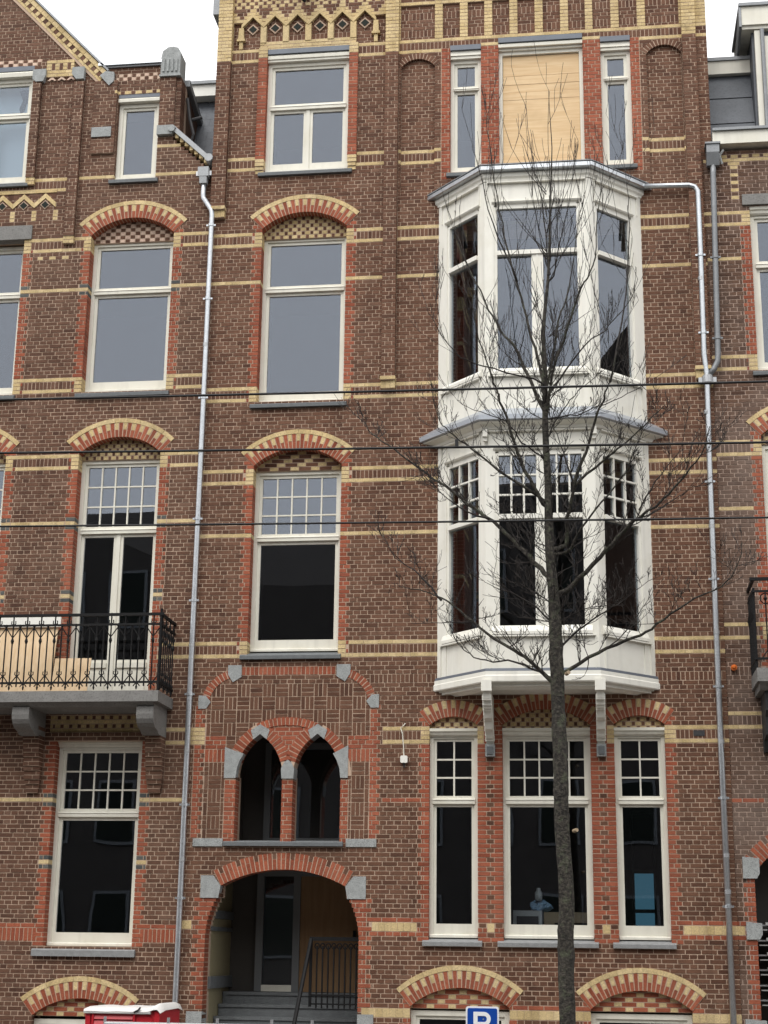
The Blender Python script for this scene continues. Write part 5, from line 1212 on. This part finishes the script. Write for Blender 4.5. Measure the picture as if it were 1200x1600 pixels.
# ------------------------------------------------------------------ street tree
BRANCHES = [
 (0.042, [(-0.5,-4.5,7.24),(-0.68,-4.4,7.47),(-0.87,-4.3,7.7),(-1.18,-4.2,8.03),(-1.53,-4.1,8.32),(-1.8,-3.99,8.57),(-2.14,-3.89,8.85),(-2.48,-3.79,9.13),(-2.81,-3.69,9.42),(-2.93,-3.59,9.63)]),
 (0.016, [(-1.21,-4.5,7.99),(-1.49,-4.58,8.06),(-1.79,-4.66,8.27),(-2.13,-4.74,8.46)]),
 (0.034, [(-0.57,-4.5,8.21),(-0.76,-4.61,8.57),(-0.92,-4.71,9.03),(-1.05,-4.82,9.41),(-1.12,-4.92,9.61),(-1.21,-5.03,9.9),(-1.31,-5.13,10.24),(-1.36,-5.24,10.58)]),
 (0.026, [(-0.55,-4.5,8.23),(-0.88,-4.55,8.43),(-1.15,-4.6,8.63),(-1.49,-4.66,8.91),(-1.74,-4.71,9.11),(-1.83,-4.76,9.25),(-1.89,-4.81,9.58)]),
 (0.036, [(-0.52,-4.5,6.0),(-0.79,-4.38,6.28),(-1.08,-4.26,6.46),(-1.44,-4.14,6.77),(-1.77,-4.01,7.05),(-2.06,-3.89,7.21),(-2.41,-3.77,7.32)]),
 (0.016, [(-1.8,-4.5,6.97),(-2.08,-4.43,7.31),(-2.39,-4.35,7.55),(-2.58,-4.28,7.92)]),
 (0.022, [(-0.54,-4.5,6.04),(-0.9,-4.53,6.19),(-1.26,-4.57,6.21),(-1.49,-4.6,6.31),(-1.59,-4.64,6.44),(-1.67,-4.67,6.64)]),
 (0.012, [(-1.44,-4.14,6.77),(-1.83,-4.18,6.75),(-2.2,-4.22,6.75)]),
 (0.018, [(-0.51,-4.5,6.73),(-0.78,-4.56,6.96),(-1.1,-4.62,7.08),(-1.27,-4.69,7.16)]),
 (0.016, [(-0.5,-4.5,6.93),(-0.78,-4.48,7.13),(-1.07,-4.46,7.24)]),
 (0.032, [(-0.33,-4.5,6.06),(0.08,-4.57,6.29),(0.5,-4.63,6.45),(0.78,-4.7,6.59),(1.11,-4.76,6.82),(1.53,-4.83,7.01),(1.72,-4.9,7.23),(1.79,-4.96,7.51)]),
 (0.022, [(-0.36,-4.5,6.38),(-0.08,-4.45,6.65),(0.2,-4.4,6.83),(0.45,-4.35,7.01),(0.76,-4.3,7.24)]),
 (0.042, [(-0.29,-4.5,7.07),(0.05,-4.64,7.35),(0.34,-4.78,7.64),(0.53,-4.92,7.79),(0.87,-5.06,8.01),(1.15,-5.2,8.29),(1.36,-5.34,8.55),(1.43,-5.48,8.78)]),
 (0.014, [(0.59,-4.5,7.95),(0.89,-4.53,8.07),(1.13,-4.55,8.23),(1.32,-4.58,8.32)]),
 (0.026, [(-0.23,-4.5,7.58),(-0.14,-4.63,7.71),(0.16,-4.77,8.09),(0.45,-4.9,8.42),(0.6,-5.03,8.73),(0.75,-5.17,8.98)]),
 (0.036, [(-0.28,-4.5,7.65),(-0.25,-4.62,7.94),(-0.15,-4.75,8.3),(0.17,-4.87,8.57),(0.44,-5.0,8.75),(0.71,-5.12,8.97),(0.94,-5.24,9.15)]),
 (0.020, [(-0.17,-4.5,8.4),(-0.28,-4.45,8.81),(-0.45,-4.4,9.3)]),
 (0.028, [(-0.17,-4.5,8.38),(-0.02,-4.61,8.78),(0.14,-4.72,9.23),(0.24,-4.82,9.45),(0.38,-4.93,9.87),(0.49,-5.04,10.29)]),
 (0.014, [(0.62,-4.5,8.06),(0.82,-4.56,8.38),(1.1,-4.63,8.74),(1.24,-4.69,9.18)]),
 (0.016, [(-0.45,-4.4,9.3),(-0.11,-4.54,9.3),(0.34,-4.68,9.42),(0.68,-4.81,9.54),(0.97,-4.95,9.68)]),
 (0.034, [(-0.53,-4.5,9.39),(-0.84,-4.4,10.18),(-1.06,-4.3,10.55),(-1.28,-4.2,11.02),(-1.51,-4.1,11.59),(-1.69,-3.99,12.2)]),
 (0.030, [(-0.52,-4.5,9.64),(-0.57,-4.39,10.03),(-0.7,-4.27,10.58),(-0.84,-4.16,11.22),(-0.98,-4.05,11.83),(-1.12,-3.94,12.63),(-1.24,-3.82,13.53),(-1.26,-3.71,13.99)]),
 (0.016, [(-0.84,-4.5,11.14),(-1.14,-4.61,11.93),(-1.29,-4.73,12.56),(-1.39,-4.84,12.92)]),
 (0.024, [(-0.49,-4.5,9.64),(-0.32,-4.37,10.61),(-0.17,-4.25,11.15),(-0.05,-4.12,12.06),(0.04,-4.0,12.61)]),
 (0.030, [(-0.48,-4.5,9.39),(-0.41,-4.64,9.78),(-0.2,-4.79,10.35),(-0.03,-4.93,10.8),(0.13,-5.08,11.07),(0.19,-5.22,11.52),(0.29,-5.36,12.37)]),
 (0.022, [(-0.49,-4.5,9.52),(-0.38,-4.45,9.72),(-0.05,-4.39,10.21),(0.25,-4.34,10.48),(0.56,-4.28,10.88),(0.7,-4.23,11.22)]),
 (0.016, [(0.31,-4.5,9.73),(0.53,-4.24,10.92),(0.62,-3.99,12.09),(0.6,-3.73,13.0),(0.54,-3.48,13.85)]),
 (0.016, [(-0.43,-4.5,11.3),(-0.51,-4.3,12.3),(-0.63,-4.09,13.04),(-0.74,-3.89,14.05)]),
 (0.016, [(-0.38,-4.5,11.2),(-0.3,-4.64,11.52),(-0.15,-4.77,12.16),(-0.02,-4.91,12.87)]),
 (0.014, [(-0.4,-4.5,11.47),(-0.4,-4.6,11.85),(-0.41,-4.69,12.71),(-0.38,-4.79,13.67)]),
 (0.022, [(-0.52,-4.5,9.39),(-0.53,-4.65,9.68),(-1.14,-4.8,9.84),(-1.53,-4.95,9.96),(-1.78,-5.1,10.23),(-1.92,-5.25,10.51)]),
 (0.016, [(-0.51,-4.5,8.97),(-0.28,-4.38,9.42),(-0.08,-4.26,9.71),(0.29,-4.15,10.05),(0.58,-4.03,10.21)]),
 (0.018, [(-0.51,-4.5,8.72),(-0.8,-4.57,8.95),(-0.99,-4.65,9.19),(-1.39,-4.72,9.34),(-1.58,-4.79,9.45)]),
 (0.014, [(-0.48,-4.5,7.57),(-0.66,-4.48,7.73),(-0.82,-4.46,7.98),(-0.93,-4.44,8.09)]),
 (0.014, [(-0.42,-4.5,6.62),(-0.17,-4.54,6.8),(0.06,-4.58,6.84),(0.4,-4.63,6.85)]),
]
tr_ = thing('street_tree', (-.36, -4.5, 0), 'bare young street tree with mossy trunk in front of the white bay', 'tree')
TP = [(-.36, 0, .20), (-.355, .6, .155), (-.36, 1.3, .125), (-.36, 2.07, .112), (-.36, 2.8, .108), (-.355, 3.47, .106), (-.375, 4.2, .104), (-.39, 4.93, .101), (-.40, 5.5, .099), (-.41, 6.07, .098), (-.425, 6.5, .090), (-.43, 6.85, .084), (-.45, 7.25, .076), (-.47, 7.65, .068), (-.485, 8.05, .062), (-.49, 8.47, .055), (-.50, 9.05, .048), (-.51, 9.73, .040), (-.51, 10.42, .031), (-.45, 11.12, .023), (-.40, 12.1, .014), (-.37, 13.02, .008), (-.39, 13.85, .004)]
tb = MB(); rg = random.Random(4); vs = []; fs = []; S = 20; pts = []
for (a, b_) in zip(TP, TP[1:]):
    m = max(1, int((b_[1] - a[1]) / .09))
    for i in range(m): t = i / m; pts.append(tuple(a[q] + (b_[q] - a[q]) * t for q in range(3)))
pts.append(TP[-1]); kn = [(rg.uniform(2, 7), rg.uniform(0, 6.28), rg.uniform(.012, .03)) for _ in range(26)]
for x, z, r in pts:
    r *= .82
    for q in range(S):
        a = 2 * math.pi * q / S; bulge = 0
        for kz, ka, kr in kn:
            da = (a - ka + math.pi) % (2 * math.pi) - math.pi; bulge += kr * math.exp(-((z - kz) / .07) ** 2 - (da / .5) ** 2)
        rr_ = r * (1 + .05 * math.sin(3 * a + z * 2.3) + .035 * math.sin(7 * a - z * 5) + rg.uniform(-.03, .03)) + bulge * min(1, r / .09)
        vs.append((x + rr_ * math.cos(a) + .006 * math.sin(z * 4), -4.5 + rr_ * math.sin(a), z))
for k in range(len(pts) - 1):
    for q in range(S): fs.append((k * S + q, k * S + (q + 1) % S, (k + 1) * S + (q + 1) % S, (k + 1) * S + q))
tb.poly(vs, fs, 'bark'); tb.build('trunk', tr_, True)
cb = MB(); tw = MB()
def twig(p, d, L, r, depth, rg):
    """a side shoot that bends upward and forks; high in the crown the shoots are long, straight and steep"""
    up = min(1, max(0, (p.z - 9.2) / 2.2)); n = 4 if L > .3 else 3; P_ = [p]; dd = d.copy(); w = .22 - .13 * up
    if up > 0: dd = (dd * (1 - .55 * up) + Vector((dd.x * .25, dd.y * .25, 1)) * (.75 * up)).normalized(); L *= 1 + .9 * up
    for i in range(n):
        dd = (dd + Vector((rg.uniform(-w, w), rg.uniform(-w, w), rg.uniform(-.05, .24)))).normalized(); P_.append(P_[-1] + dd * (L / n))
    tw.tube(P_, [max(.0025, r * (1 - .72 * i / n)) for i in range(n + 1)], 'twig', 4 if r < .008 else 5, False)
    if depth:
        for i in range(1, n + 1):
            for _ in range(2 if rg.random() < .6 - .4 * up else 1):
                if rg.random() < .15 + .45 * up: continue
                e = (dd + Vector((rg.uniform(-1, 1), rg.uniform(-1, 1), rg.uniform(-.3, .8))) * (1 - .4 * up)).normalized()
                twig(P_[i], e, L * rg.uniform(.28, .55) * (1 - .35 * up), r * .58, depth - 1, rg)
def limb(P_, r0, rg, dens=1.0):
    P_ = [Vector(p) for p in P_]; Q = []                       # smooth the measured line and give it small kinks
    for i in range(len(P_) - 1):
        a, b, c_, d = P_[max(i - 1, 0)], P_[i], P_[i + 1], P_[min(i + 2, len(P_) - 1)]
        for s in range(4):
            t = s / 4; q = .5 * ((2 * b) + (c_ - a) * t + (2 * a - 5 * b + 4 * c_ - d) * t * t + (3 * b - a - 3 * c_ + d) * t ** 3)
            Q.append(q + Vector((rg.uniform(-.012, .012), rg.uniform(-.03, .03), rg.uniform(-.012, .012))) * (0 if i + s == 0 else 1))
    Q.append(P_[-1]); n = len(Q); R_ = [max(.0035, r0 * (1 - .88 * (i / (n - 1)) ** .8)) for i in range(n)]; R_[0] *= 1.15
    cb.tube(Q, R_, 'bark' if r0 > .02 else 'twig', 8 if r0 > .02 else 6)
    L = 0
    for i in range(1, n):
        d = Q[i] - Q[i - 1]; L += d.length; f = i / (n - 1)
        if f < .16: continue
        for _ in range(1 + (rg.random() < .55 * dens)):
            if rg.random() > (.50 if Q[i].z < 10 else .42) * dens: continue
            side = Vector((rg.uniform(-1, 1), rg.uniform(-1, 1), rg.uniform(-.35, .9))).normalized()
            e = (d.normalized() * rg.uniform(.3, 1.0) + side * .9).normalized()
            twig(Q[i], e, rg.uniform(.16, .68) * (1.15 - .5 * f), max(.0032, R_[i] * .36), 2 if rg.random() < .55 else 1, rg)
def axis_x(z):
    for a, b in zip(TP, TP[1:]):
        if a[1] <= z <= b[1]: return a[0] + (b[0] - a[0]) * (z - a[1]) / (b[1] - a[1])
    return TP[-1][0]
for r0, P_ in BRANCHES:
    x, y, z = P_[0]
    if math.hypot(x - axis_x(z), y + 4.5) < .24: P_ = [(axis_x(z), -4.5, z - .07)] + list(P_)      # rooted in the stem
    limb(P_, r0 * .9, rg)
for i in range(40):                                            # short shoots straight from the stem
    z = rg.uniform(6.2, 12.6); x = -.45; a = rg.uniform(0, 6.28); twig(Vector((x, -4.5, z)), Vector((math.cos(a), math.sin(a), rg.uniform(.1, .9))).normalized(), rg.uniform(.25, .7), .007, 2, rg)
crown = cb.build('crown', tr_, True); o = tw.build('twigs', tr_); o['kind'] = 'stuff'
MB().tube([(-.30, -4.60, 6.03), (-.27, -4.66, 6.04)], .024, 'cardboard', 10).build('pruning_cut', tr_); MB().tube([(-.25, -4.55, 4.20), (-.21, -4.60, 4.21)], .022, 'cardboard', 10).build('pruning_cut', tr_)
